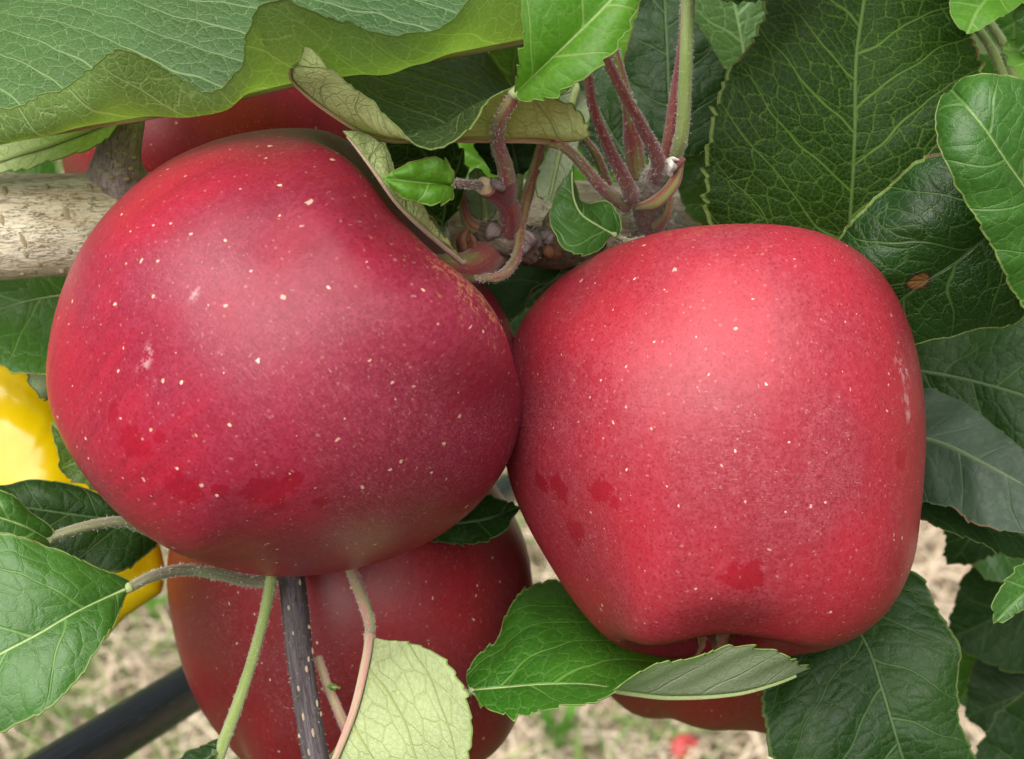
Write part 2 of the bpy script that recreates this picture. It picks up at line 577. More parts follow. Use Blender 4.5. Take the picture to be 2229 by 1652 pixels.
def blades(name, n, area, lenr, width, tilt, mat, label, seed, dens=None, cat='grass'):
    g = np.random.default_rng(seed)
    x = g.uniform(area[0], area[1], n)
    y = g.uniform(area[2], area[3], n)
    if dens is not None:
        k = dens(x, y) > g.uniform(0, 1, n)
        x, y = x[k], y[k]
        n = len(x)
    L = g.uniform(*lenr, n)
    W = g.uniform(width[0], width[1], n)
    az = g.uniform(0, 2 * math.pi, n)
    el = np.radians(g.uniform(tilt[0], tilt[1], n))
    bend = g.uniform(-1.4, -0.1, n)
    side = g.uniform(-0.8, 0.8, n)
    ns = 4
    P = np.zeros((n, ns + 1, 3))
    P[:, 0] = np.stack([x, y, g.uniform(0.0, 0.02, n)], 1)
    for i in range(ns):
        e = el + bend * i / ns
        a = az + side * i / ns
        st = np.stack([np.cos(e) * np.cos(a), np.cos(e) * np.sin(a), np.sin(e)], 1) * (L / ns)[:, None]
        P[:, i + 1] = P[:, i] + st
    P[:, :, 2] = np.maximum(P[:, :, 2], 0.003)
    sd = np.stack([-np.sin(az), np.cos(az), g.uniform(-0.5, 0.5, n)], 1)
    wprof = np.array([0.8, 1.0, 0.9, 0.6, 0.08])
    A = P + sd[:, None, :] * (W[:, None] * wprof)[:, :, None] * 0.5
    B = P - sd[:, None, :] * (W[:, None] * wprof)[:, :, None] * 0.5
    V = np.stack([A, B], 2).reshape(-1, 3)
    base = (np.arange(n) * (ns + 1) * 2)[:, None]
    i = np.arange(ns)[None, :] * 2
    F = np.stack([base + i, base + i + 1, base + i + 3, base + i + 2], -1).reshape(-1, 4)
    return build(name, V, F, mat, None, (0, 1.2, 0), label=label, category=cat, kind='stuff')

ground = make_ground()
STRAW = island_mat('straw', [(0.41, 0.32, 0.22), (0.53, 0.44, 0.325), (0.24, 0.17, 0.105), (0.60, 0.52, 0.40), (0.45, 0.355, 0.25)], 0.6)
GRASS = island_mat('green_grass', [(0.10, 0.17, 0.04), (0.17, 0.26, 0.06), (0.07, 0.13, 0.03), (0.26, 0.30, 0.10)], 0.5, 0.25)

def green_side(x, y):
    return np.clip(0.42 - (x - 0.0) * 2.0 + 0.40 * np.sin(x * 9 + y * 5), 0.04, 1.0) * np.clip(1.1 - abs(y - 1.6) * 0.2, 0.2, 1)
blades('dry_grass', 30000, (-1.5, 1.6, 1.0, 2.6), (0.05, 0.16), (0.0016, 0.0042), (-4, 28), STRAW,
       'matted dry straw coloured grass covering the ground below the tree', 3)
blades('green_grass', 24000, (-1.6, 1.6, 0.8, 3.0), (0.04, 0.12), (0.002, 0.0045), (15, 75), GRASS,
       'green grass growing through the dry straw on the ground', 4, green_side)

# ------------------------------------------------------------------ leaf builder
def lerp_curves(a, b, t):
    return a + (b - a) * t

def leaf(mid, L, R, mat, flip=False, bul=(0.0, 0.0), wav=0.5, tooth=0.75, stalk=None, smat=None, rib=(0.75, 0.16),
         rmat=None, label=None, seed=1, quilt=0.25, sr=None, period=3.3, parent=None, edge=0.15):
    """blade from its midrib and two margins (photo position + depth, base to tip); L is the left hand side seen from
    the camera with the upper side in view, flip swaps so that the lower side is in view"""
    g = np.random.default_rng(seed * 13 + 5)
    mid = [tuple(p) for p in mid]
    if flip:
        L, R = R, L
        bul = (bul[1], bul[0])
    pm = pts(mid)
    length = np.linalg.norm(np.diff(pm, axis=0), axis=1).sum() * 1000
    n = int(np.clip(length * 2.7, 50, 320))
    Cm = spline(pm, n)
    CL = spline(np.vstack([pm[:1], pts(L), pm[-1:]]), n)
    CR = spline(np.vstack([pm[:1], pts(R), pm[-1:]]), n)
    tc = np.concatenate([np.linspace(0, 0.9, 13), [0.935, 0.965, 0.985, 1.0]])
    s = np.linspace(0, 1, n)
    rows = []
    T = np.concatenate([-tc[::-1], tc[1:]])
    nc = len(T)
    V = np.zeros((n, nc, 3))
    for j, t in enumerate(T):
        E = CR if t > 0 else CL
        V[:, j] = Cm + (E - Cm) * abs(t)
    def normals(V):
        du = np.gradient(V, axis=0)
        dt = np.gradient(V, axis=1)
        return norm(np.cross(dt, du))
    Nn = normals(V)
    # smooth normals a little across rows so that folds stay clean
    prof = np.abs(T) * (1 - np.abs(T)) * 4
    b = np.where(T < 0, bul[0], bul[1]) * prof
    ends = np.clip(np.minimum(s, 1 - s) * 6, 0, 1)
    disp = b[None, :] * ends[:, None]
    # margin waves and small unevenness
    for _ in range(4):
        k = g.uniform(5, 14)
        disp = disp + wav * g.normal(0, 0.45) * np.sin(s[:, None] * k * 2 + g.uniform(0, 6.3) + np.sign(T)[None, :] * g.uniform(0, 3)) * (np.abs(T)[None, :] ** 1.6) * ends[:, None]
    # quilting between the side veins
    arc = np.concatenate([[0], np.cumsum(np.linalg.norm(np.diff(Cm, axis=0), axis=1))]) * 1000
    Wd = np.where(T[None, :] > 0, np.linalg.norm(CR - Cm, axis=1)[:, None], np.linalg.norm(CL - Cm, axis=1)[:, None]) * 1000
    xx = arc[:, None] - 0.8 * np.abs(T)[None, :] * Wd
    disp = disp + quilt * np.sin(xx / 9.5 * 2 * math.pi + np.sign(T)[None, :] + 0.6 * np.sin(xx * 0.21)) * np.clip(np.abs(T) * 3, 0, 1)[None, :] * ends[:, None]
    V = V + Nn * disp[..., None] * 0.001
    # teeth
    tan = norm(np.gradient(Cm, axis=0))
    for sgn, col0 in ((-1, 0), (1, nc - 1)):
        E = V[:, col0]
        inn = V[:, col0 - sgn * 6]
        outw = norm(E - inn)
        ea = np.concatenate([[0], np.cumsum(np.linalg.norm(np.diff(E, axis=0), axis=1))]) * 1000
        ph = ea / period + 0.35 * np.sin(ea * 0.37 + seed) + 0.2 * np.sin(ea * 1.1)
        f = ph - np.floor(ph)
        amp = 0.75 + 0.35 * np.sin(np.floor(ph) * 2.3 + seed)
        tt = np.where(f < 0.78, (f / 0.78) ** 0.8, (1 - f) / 0.22) * amp * np.clip(s * 9, 0, 1)
        mt = norm(np.gradient(E, axis=0))
        for c in range(7):
            j = col0 - sgn * c
            w = np.clip((abs(T[j]) - 0.86) / 0.14, 0, 1) ** 1.3
            V[:, j] += ((outw * 0.8 + mt * 0.45) * (tt * tooth * 1.9 * w)[:, None] - outw * (0.6 * tooth * w)) * 0.001
    # leaf millimetres for the veins
    rel = V - Cm[:, None, :]
    dx = np.einsum('ijk,ik->ij', rel, tan) * 1000
    dd = np.sqrt(np.maximum((rel ** 2).sum(-1) * 1e6 - dx ** 2, 0)) * np.sign(T)[None, :]
    uv = np.stack([arc[:, None] + dx, dd], -1).reshape(-1, 2)
    st = np.stack(np.broadcast_arrays(s[:, None], T[None, :]), -1).reshape(-1, 2)
    Nn = normals(V)
    VV, FF = [V.reshape(-1, 3)], [grid_faces(n, nc)]
    base_i = n * nc
    for sgn, c0 in ((-1, 0), (1, nc - 1)):           # the blade's own thickness, a slightly swollen rim
        E = V[:, c0]
        ow = norm(E - V[:, c0 - sgn * 3]) * (sgn * sgn)
        nn = Nn[:, c0]
        th = edge * 0.001 * np.clip(np.minimum(s, 1 - s) * 20, 0.2, 1)[:, None]
        ring = np.stack([E + nn * th, E + ow * th, E - nn * th, E - ow * th], 1)
        VV.append(ring.reshape(-1, 3))
        f = grid_faces(n, 4, True) + base_i
        FF.append(f if sgn > 0 else f[:, ::-1])
        base_i += n * 4
        uv = np.vstack([uv, np.repeat(np.stack([arc + dx[:, c0], dd[:, c0]], 1), 4, axis=0)])
        st = np.vstack([st, np.repeat(np.stack([s, np.full(n, float(sgn))], 1), 4, axis=0)])
    ob = build('leaf', np.vstack(VV), np.vstack(FF), mat, parent or TREE, Cm[0], {'UVMap': uv, 'ST': st})
    if label:
        ob['label'] = label
    # midrib as a ridge on the lower side
    ctr = nc // 2
    Cr = Cm - Nn[:, ctr] * (np.linspace(rib[0], rib[1], n) * 0.00090)[:, None]
    k = slice(0, max(6, int(n * 0.96)))
    Vt, Ft, ut = tube_geo(Cr[k][::2], np.linspace(rib[0], rib[1], len(Cr[k][::2])) * 0.001, 10)
    build('midrib', Vt, Ft, rmat or (RIB_DARK if mat.name in ('leaf_dark_green', 'leaf_dull_green', 'leaf_spotted', 'leaf_netted_dark') else RIB), ob, Cm[0], attrs={'tb': ut})
    if stalk:
        sp = np.vstack([Cr[2:3], pts(stalk)])
        r0 = rib[0]
        rr = sr or (r0, r0 * 1.05, r0 * 1.25)
        tube_object('stalk', spline(sp, 40), np.asarray(rr) * 0.001, smat or ST_GREEN, ob, Cm[0], 12, fuzz=700, flen=0.55, seed=seed, lump=0.02)
    return ob

def gleaf(base, tip, w, mat, roll=0.0, fold=0.15, bend=4.0, flip=False, seed=1, **kw):
    """ordinary ovate leaf between base and tip (photo position + depth), w = half width in mm"""
    b, t = pt(*base), pt(*tip)
    ax = t - b
    Ln = np.linalg.norm(ax)
    ax = ax / Ln
    view = norm(CAM_LOC - (b + t) / 2)
    sd = norm(np.cross(ax, view))          # right hand side in the picture, upper side towards the camera
    nr = np.cross(sd, ax)
    c, s_ = math.cos(roll), math.sin(roll)
    sd, nr = sd * c + nr * s_, nr * c - sd * s_
    def unproj(P):
        q = RC.T @ (P - CAM_LOC) * 1000
        d = -q[2]
        k = MMPX * d / FOCUS
        return (q[0] / k + 1114.5, -q[1] / k + 826.0, d)
    ss = np.array([0, 0.1, 0.25, 0.45, 0.65, 0.82, 0.93, 1.0])
    wp = np.array([0, 0.52, 0.88, 1.0, 0.86, 0.55, 0.25, 0])
    mid, L, R = [], [], []
    for a, ww in zip(ss, wp):
        P = b + ax * Ln * a + nr * bend * 0.001 * 4 * a * (1 - a)
        mid.append(unproj(P))
        if 0 < a < 1:
            L.append(unproj(P - sd * w * ww * 0.001 + nr * fold * w * ww * 0.001))
            R.append(unproj(P + sd * w * ww * 0.001 + nr * fold * w * ww * 0.001))
    return leaf(mid, L, R, mat, flip=flip, seed=seed, **kw)

# ------------------------------------------------------------------ leaf and bark materials
FUZZ = plain_mat('down', (0.62, 0.60, 0.52), (0.74, 0.72, 0.66), 300, 0.8, 0.0)
ML = {}
ML['grey'] = leaf_mat('leaf_grey_green', (0.042, 0.108, 0.030), (0.056, 0.138, 0.038), (0.17, 0.26, 0.075), (0.34, 0.58, 0.06),
                      vein=(0.30, 0.46, 0.20), vein_amt=0.6, uvein=(0.44, 0.56, 0.24), uvein_amt=0.85, rough=0.42, tfac=0.38, spec=0.5, net=1.1)
ML['mid'] = leaf_mat('leaf_green', (0.024, 0.086, 0.010), (0.038, 0.122, 0.015), (0.20, 0.26, 0.13), (0.16, 0.38, 0.02),
                     vein=(0.17, 0.31, 0.08), vein_amt=0.45, rough=0.36, tfac=0.26, net=0.6, relief=0.22, spec=0.55)
ML['bright'] = leaf_mat('leaf_bright_green', (0.060, 0.190, 0.010), (0.095, 0.250, 0.018), (0.20, 0.27, 0.10), (0.28, 0.62, 0.02),
                        vein=(0.34, 0.50, 0.15), vein_amt=0.4, rough=0.42, tfac=0.34, net=0.5, relief=0.16)
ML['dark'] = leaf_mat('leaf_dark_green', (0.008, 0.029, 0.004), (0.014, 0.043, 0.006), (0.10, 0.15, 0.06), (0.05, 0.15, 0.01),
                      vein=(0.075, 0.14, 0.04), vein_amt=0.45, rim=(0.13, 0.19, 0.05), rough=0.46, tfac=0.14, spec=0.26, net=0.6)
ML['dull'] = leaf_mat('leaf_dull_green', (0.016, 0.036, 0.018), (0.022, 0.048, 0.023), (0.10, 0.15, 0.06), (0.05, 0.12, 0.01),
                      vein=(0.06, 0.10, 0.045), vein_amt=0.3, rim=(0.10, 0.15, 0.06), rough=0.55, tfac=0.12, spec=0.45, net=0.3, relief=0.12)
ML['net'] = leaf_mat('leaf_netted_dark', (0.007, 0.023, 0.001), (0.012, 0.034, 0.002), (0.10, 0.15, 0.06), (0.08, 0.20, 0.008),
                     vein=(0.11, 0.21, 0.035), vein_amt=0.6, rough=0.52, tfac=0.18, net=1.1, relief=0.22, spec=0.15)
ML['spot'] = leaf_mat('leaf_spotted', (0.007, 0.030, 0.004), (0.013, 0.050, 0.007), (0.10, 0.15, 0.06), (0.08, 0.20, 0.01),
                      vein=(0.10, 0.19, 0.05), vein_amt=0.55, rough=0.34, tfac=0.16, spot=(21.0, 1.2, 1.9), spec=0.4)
ML['pale'] = leaf_mat('leaf_pale_underside', (0.05, 0.11, 0.03), (0.07, 0.15, 0.04), (0.41, 0.48, 0.24), (0.36, 0.48, 0.15),
                      uvein=(0.30, 0.36, 0.11), uvein_amt=0.75, rough=0.5, tfac=0.20, relief=0.2)
ML['pink'] = leaf_mat('leaf_pinkish_underside', (0.010, 0.034, 0.009), (0.016, 0.048, 0.012), (0.48, 0.57, 0.24), (0.42, 0.44, 0.06),
                      vein=(0.20, 0.29, 0.13), uvein=(0.14, 0.15, 0.06), uvein_amt=0.55, rough=0.44, tfac=0.18, spec=0.3)
ML['felt'] = leaf_mat('leaf_felted_underside', (0.020, 0.092, 0.007), (0.034, 0.130, 0.010), (0.34, 0.40, 0.25), (0.16, 0.40, 0.02),
                      vein=(0.20, 0.38, 0.07), vein_amt=0.5, net=0.7, relief=0.22, uvein=(0.38, 0.45, 0.28), uvein_amt=0.4, rough=0.36, tfac=0.20)
RIB = stalk_mat('midrib_pale', (0.34, 0.44, 0.14), (0.40, 0.46, 0.20), 0.3)
RIB_DARK = stalk_mat('midrib_dark', (0.06, 0.11, 0.035), (0.09, 0.14, 0.05), 0.1)
RIB_BROWN = stalk_mat('midrib_brown', (0.36, 0.16, 0.08), (0.34, 0.30, 0.10), 0.3, (0.6, 0.5, 0.35))
RIB_PINK = stalk_mat('midrib_pink', (0.52, 0.26, 0.22), (0.46, 0.40, 0.22), 0.5, (0.75, 0.62, 0.55))
ST_GREEN = stalk_mat('stalk_green', (0.22, 0.30, 0.07), (0.28, 0.34, 0.12), 0.35, (0.52, 0.54, 0.38))
ST_GREY = stalk_mat('stalk_grey_down', (0.24, 0.27, 0.13), (0.20, 0.17, 0.10), 0.6, (0.50, 0.50, 0.38))
ST_RED = stalk_mat('stalk_red', (0.15, 0.014, 0.020), (0.20, 0.05, 0.035), 0.42, (0.52, 0.36, 0.30))
ST_MIX = stalk_mat('stalk_red_green', (0.26, 0.05, 0.05), (0.22, 0.22, 0.06), 0.45, (0.52, 0.42, 0.32))
WOOL = plain_mat('wool', (0.24, 0.17, 0.13), (0.48, 0.42, 0.36), 900, 0.95, 0.0012, 5, Sheen_Weight=0.5)
WOODY = bark_mat('spur_bark', (0.20, 0.14, 0.095), (0.30, 0.23, 0.17), (0.12, 0.075, 0.05), (0.035, 0.02, 0.015), 1.0)
BARK = bark_mat('pale_bark', (0.62, 0.50, 0.35), (0.78, 0.69, 0.55), (0.48, 0.35, 0.20), (0.13, 0.09, 0.055), 1.0)
STUB = bark_mat('grey_bark', (0.38, 0.28, 0.27), (0.52, 0.42, 0.41), (0.30, 0.21, 0.19), (0.05, 0.035, 0.03), 0.6, 4.0)
TWIG = bark_mat('twig_bark', (0.075, 0.058, 0.062), (0.125, 0.105, 0.112), (0.05, 0.036, 0.040), (0.022, 0.015, 0.017), 0.35)
CORK = plain_mat('cork', (0.62, 0.47, 0.28), (0.76, 0.62, 0.42), 700, 0.8, 0.0003)
RUST = plain_mat('bud_scale', (0.16, 0.06, 0.03), (0.28, 0.12, 0.06), 500, 0.7, 0.0003)
WHITE = plain_mat('dried_flower', (0.50, 0.46, 0.40), (0.72, 0.70, 0.66), 700, 0.8, 0.0003)

# ------------------------------------------------------------------ the tree: branch, spurs, twig
TREE = empty('apple_tree', (-0.42, 0.30, 0.0), label='apple tree branch with spurs, twig and serrated green leaves around the apples', category='apple tree')
tr0 = pt(-1500, 560, 345)
trunk_pts = [(tr0[0] - 0.03, tr0[1], -0.05), (tr0[0] - 0.01, tr0[1] + 0.01, 0.5), (tr0[0], tr0[1], tr0[2]), (tr0[0] + 0.02, tr0[1] + 0.01, tr0[2] + 0.7)]
tube('trunk', trunk_pts, (42, 34, 30, 14), BARK, TREE, 60, 24, world_pts=True, lump=0.02)
BR = [(-1480, 560, 345), (-700, 520, 333), (-200, 497, 325), (0, 492, 323), (250, 488, 325), (520, 482, 336), (850, 476, 346), (1180, 478, 350), (1420, 486, 352), (1700, 495, 362), (2100, 520, 380)]
tube('branch', BR, (12.6, 11.6, 10.9, 10.6, 10.5, 10.0, 9.0, 8.2, 7.6, 7.0, 6), BARK, TREE, 220, 40, lump=0.010, rough=0.003)
tube('branch_stub', [(262, 440, 328), (258, 378, 319), (258, 345, 316.5), (270, 290, 315), (290, 225, 318), (310, 140, 325)], (7.5, 6.2, 4.5, 3.3, 2.8, 2.5), STUB, TREE, 70, 26, lump=0.035, rough=0.008)
# raised corky dots on the branch
def bead(name, p, axis, size, mat, parent):
    """small flattened ellipsoid pressed on a surface"""
    key = 'bead_' + name
    me = bpy.data.meshes.get(key)
    if me is None:
        V, F = [], []
        nr, nc = 5, 8
        for i in range(nr + 1):
            a = math.pi * i / nr
            for j in range(nc):
                b_ = 2 * math.pi * j / nc
                k = 1 + 0.12 * math.sin(3 * b_ + i)
                V.append((math.cos(a), math.sin(a) * math.cos(b_) * k, math.sin(a) * math.sin(b_) * k))
        F = grid_faces(nr + 1, nc, True)
        me = mesh(key, V, F, (0, 0, 0))
        me.materials.append(mat)
    o = bpy.data.objects.new(name, me)
    COL.objects.link(o)
    o.parent = parent
    o.location = np.asarray(p) - ORIG[parent.name]
    o.rotation_mode = 'QUATERNION'
    o.rotation_quaternion = Vector(axis).to_track_quat('X', 'Z')
    o.scale = (size[0] * 0.001, size[1] * 0.001, size[2] * 0.001)
    return o

def on_tube(ctrl, radii, u, v):
    """nearest surface point of a tube under photograph position (u, v)"""
    C = spline(pts(ctrl), 200)
    R = np.interp(np.linspace(0, 1, 200), np.linspace(0, 1, len(radii)), radii) * 0.001
    d = RC @ np.array([(u - 1114.5) * MMPX / FOCUS, -(v - 826) * MMPX / FOCUS, -1.0])
    d /= np.linalg.norm(d)
    best = None
    w = C - CAM_LOC
    al = w @ d
    perp = w - al[:, None] * d
    dist = np.linalg.norm(perp, axis=1)
    i = int(np.argmin(dist / R))
    T = norm(np.gradient(C, axis=0))[i]
    q = min(dist[i] / R[i], 0.97)
    P = CAM_LOC + d * (al[i] - R[i] * math.sqrt(1 - q * q))
    N = P - C[i]
    N -= T * (N @ T)
    N /= np.linalg.norm(N)
    return C[i] + N * R[i], T, N
BRR = (12.6, 11.6, 10.9, 10.6, 10.5, 10.0, 9.0, 8.2, 7.6, 7.0, 6)
for (u, v, a, b_) in [(30, 478, .7, 1.1), (80, 520, .8, 1.5), (92, 548, .7, 1.0), (45, 418, .6, .9), (100, 572, .6, .9), (165, 465, .9, 1.5), (118, 408, .5, .8),
                      (30, 560, .6, .8), (175, 545, .5, .7), (205, 410, .5, .9), (60, 595, .5, .6), (1520, 440, .5, .6), (1480, 425, .5, .5), (140, 590, .5, .6), (15, 520, .5, .8)]:
    P, T, N = on_tube(BR, BRR, u, v)
    ax = np.cross(T, N)
    bead('lenticel', P - N * 0.0001, ax * 0.9 + T * 0.3, (b_ * 1.15, a * 1.05, 0.6), CORK, TREE)
for (u, v, a, b_) in [(255, 318, .4, .6), (275, 325, .4, .5), (240, 322, .35, .5), (293, 330, .4, .6), (262, 345, .4, .7), (225, 352, .5, .7), (285, 352, .4, .6), (240, 365, .5, .8), (272, 368, .5, .7), (215, 385, .4, .8)]:
    P, T, N = on_tube([(262, 400, 318), (258, 350, 316), (270, 290, 315), (290, 225, 318), (310, 140, 325)], (6.2, 4.6, 3.4, 3.1, 2.8), u, v)
    bead('lenticel', P, np.cross(T, N), (b_, a, 0.4), CORK, TREE)

# left spur: woolly knob, cut red shoot, woody foot
tube('spur', [(1250, 500, 345), (1215, 535, 330), (1170, 540, 320), (1120, 530, 312), (1075, 528, 308)], (6.5, 4.2, 3.6, 3.6, 3.0), WOODY, TREE, 50, 20, lump=0.06, rough=0.03)
tube('spur_knob', [(1165, 545, 312), (1130, 525, 306), (1095, 515, 303), (1060, 505, 303), (1040, 500, 305)], (2.0, 3.2, 3.0, 2.3, 1.2), WOODY, TREE, 40, 20, lump=0.07, rough=0.05, fuzz=1500, flen=1.3)
for (a_, b_, c_) in [((1150, 500, 304), (1140, 540, 301), (1128, 556, 301)), ((1170, 505, 309), (1165, 530, 305), (1160, 552, 306)), ((1085, 492, 302), (1070, 505, 299), (1062, 520, 300)), ((1130, 505, 302), (1150, 515, 301), (1165, 535, 303)), ((1180, 530, 312), (1190, 515, 309), (1205, 505, 311))]:
    tube('bud_scar', [a_, b_, c_], (0.5, 1.3, 0.4), STUB, TREE, 16, 10, lump=0.08)
tube('shoot', [(1108, 535, 306), (1110, 490, 301), (1108, 455, 298), (1092, 428, 296), (1062, 408, 293)], (2.3, 2.2, 2.1, 2.1, 1.9), ST_RED, TREE, 40, 18, lump=0.015, fuzz=300, flen=0.4)
P = pt(1055, 405, 291.5)
tube('cut_end', [(1064, 409, 293.2), (1053, 404, 290.6)], (1.75, 1.6), CORK, TREE, 8, 16)
tube('shoot_fork', [(1100, 440, 297), (1106, 405, 292), (1103, 385, 289)], (1.9, 1.7, 1.3), ST_RED, TREE, 20, 14)
tube('bud', [(1088, 402, 290), (1076, 398, 288)], (1.3, 0.9), STUB, TREE, 8, 12, lump=0.05)
tube('bud_scale', [(1010, 545, 303), (1006, 520, 301), (1018, 498, 301)], (1.4, 1.2, 0.3), RUST, TREE, 14, 10, lump=0.1)
tube('bud_scale', [(1025, 552, 302), (1030, 525, 300), (1024, 508, 300)], (1.2, 0.8, 0.2), RUST, TREE, 14, 10, lump=0.1)
tube('bud', [(1205, 550, 312), (1192, 547, 308)], (1.5, 1.1), RUST, TREE, 8, 14, lump=0.05)
tube('stipule', [(1135, 490, 301), (1128, 540, 299), (1118, 572, 296), (1085, 602, 291), (1032, 606, 287)], (0.9, 0.9, 1.0, 0.9, 0.3), ST_MIX, TREE, 40, 12, fuzz=600, flen=0.5)
tube('old_stalk', [(1060, 505, 304), (1025, 490, 304), (1010, 455, 305), (1003, 420, 307)], (1.6, 1.1, 0.9, 0.8), ST_MIX, TREE, 30, 12)
# right spur
tube('spur', [(1430, 500, 345), (1420, 470, 330), (1412, 430, 318), (1420, 395, 310), (1440, 365, 305)], (6.0, 4.2, 3.6, 3.5, 2.2), WOOL, TREE, 50, 22, lump=0.05, rough=0.03, fuzz=3000, flen=1.4)
tube('bud_scale', [(1385, 452, 308), (1430, 438, 305), (1466, 400, 304), (1480, 355, 306)], (0.6, 1.3, 1.2, 0.8), ST_MIX, TREE, 30, 12)
tube('bud_scale', [(1430, 492, 318), (1452, 465, 314), (1460, 430, 314)], (1.2, 0.9, 0.7), ST_MIX, TREE, 20, 12)
tube('dried_flower', [(1457, 350, 302), (1463, 362, 300.5), (1458, 374, 301), (1461, 384, 302)], (0.3, 0.9, 0.6, 0.2), WHITE, TREE, 24, 10, lump=0.22, rough=0.12)
tube('dried_flower', [(1450, 350, 302), (1466, 346, 301), (1478, 349, 301)], (0.2, 0.45, 0.15), WHITE, TREE, 20, 8, lump=0.2, rough=0.1)
tube('dried_sepal', [(1462, 368, 303), (1480, 352, 302), (1490, 346, 302)], (0.8, 1.0, 0.4), ST_RED, TREE, 20, 10)
for i, (c, r, mt) in enumerate([
        ([(1278, 150, 283), (1290, 230, 285), (1322, 315, 291), (1362, 395, 300), (1376, 430, 306)], (0.85, 0.92, 1.05, 1.3, 1.5), ST_RED),
        ([(1310, 110, 281), (1352, 192, 283), (1400, 280, 290), (1432, 350, 298), (1425, 385, 304)], (0.85, 0.92, 1.05, 1.35, 1.45), ST_RED),
        ([(1332, 95, 296), (1362, 200, 300), (1376, 290, 306), (1386, 380, 312)], (0.9, 1.0, 1.7, 2.0), ST_MIX),
        ([(1500, -60, 300), (1496, 60, 299), (1492, 170, 299), (1484, 290, 302), (1470, 340, 306)], (1.25, 1.25, 1.3, 1.3, 1.4), ST_GREEN),
        ([(1492, -40, 310), (1485, 90, 307), (1472, 200, 305), (1462, 290, 305), (1452, 345, 307)], (0.7, 0.8, 0.9, 1.3, 1.6), ST_RED),
        ([(1272, 300, 312), (1300, 340, 314), (1322, 400, 318)], (0.7, 0.9, 1.1), ST_MIX),
        ([(1182, 300, 305), (1158, 390, 304), (1136, 470, 302), (1126, 535, 302)], (0.9, 1.0, 1.1, 1.2), ST_MIX),
        ([(2110, 40, 345), (2160, 110, 350), (2200, 210, 352)], (0.9, 1.0, 1.1), ST_GREEN),
        ([(2140, 30, 355), (2190, 110, 360), (2225, 230, 362)], (0.9, 1.0, 1.1), ST_GREEN)]):
    tube('leaf_stalk', c, r, mt, TREE, 50, 14, lump=0.015, seed=i, fuzz=1300, flen=0.6)

# dark twig under the left apple
TW = [(610, 1130, 330), (632, 1240, 316), (645, 1350, 309), (655, 1450, 305), (672, 1560, 302), (695, 1700, 300), (735, 1950, 302), (830, 2400, 312)]
TWR = (2.7, 2.6, 2.45, 2.45, 2.6, 2.6, 1.6)
tube('twig', TW, TWR, TWIG, TREE, 140, 22, lump=0.012, rough=0.006, fuzz=1600, flen=0.55)
for (u, v) in [(652, 1283), (632, 1337), (672, 1372), (680, 1420), (672, 1440), (668, 1465), (690, 1530), (698, 1552), (652, 1605), (682, 1600), (672, 1635), (660, 1560), (640, 1390), (650, 1500)]:
    P, T, N = on_tube(TW, TWR, u, v)
    k_ = RNG.uniform(0.6, 1.25); bead('twig_lenticel', P, T + N * RNG.normal(0, 0.1), (0.70 * k_, 0.28 * RNG.uniform(0.7, 1.2), 0.2), CORK, TREE)
tube('leaf_stalk', [(592, 1255, 309), (575, 1340, 306), (548, 1440, 303), (515, 1540, 300), (478, 1640, 299), (455, 1720, 300)], (1.15, 1.0, 1.0, 1.05, 1.15, 1.2), ST_GREEN, TREE, 60, 14, fuzz=900, flen=0.5)
tube('leaf_stalk', [(692, 1430, 312), (712, 1490, 310), (742, 1560, 308), (775, 1640, 308)], (0.8, 0.9, 1.0, 1.0), RIB_PINK, TREE, 40, 12, fuzz=700, flen=0.5)
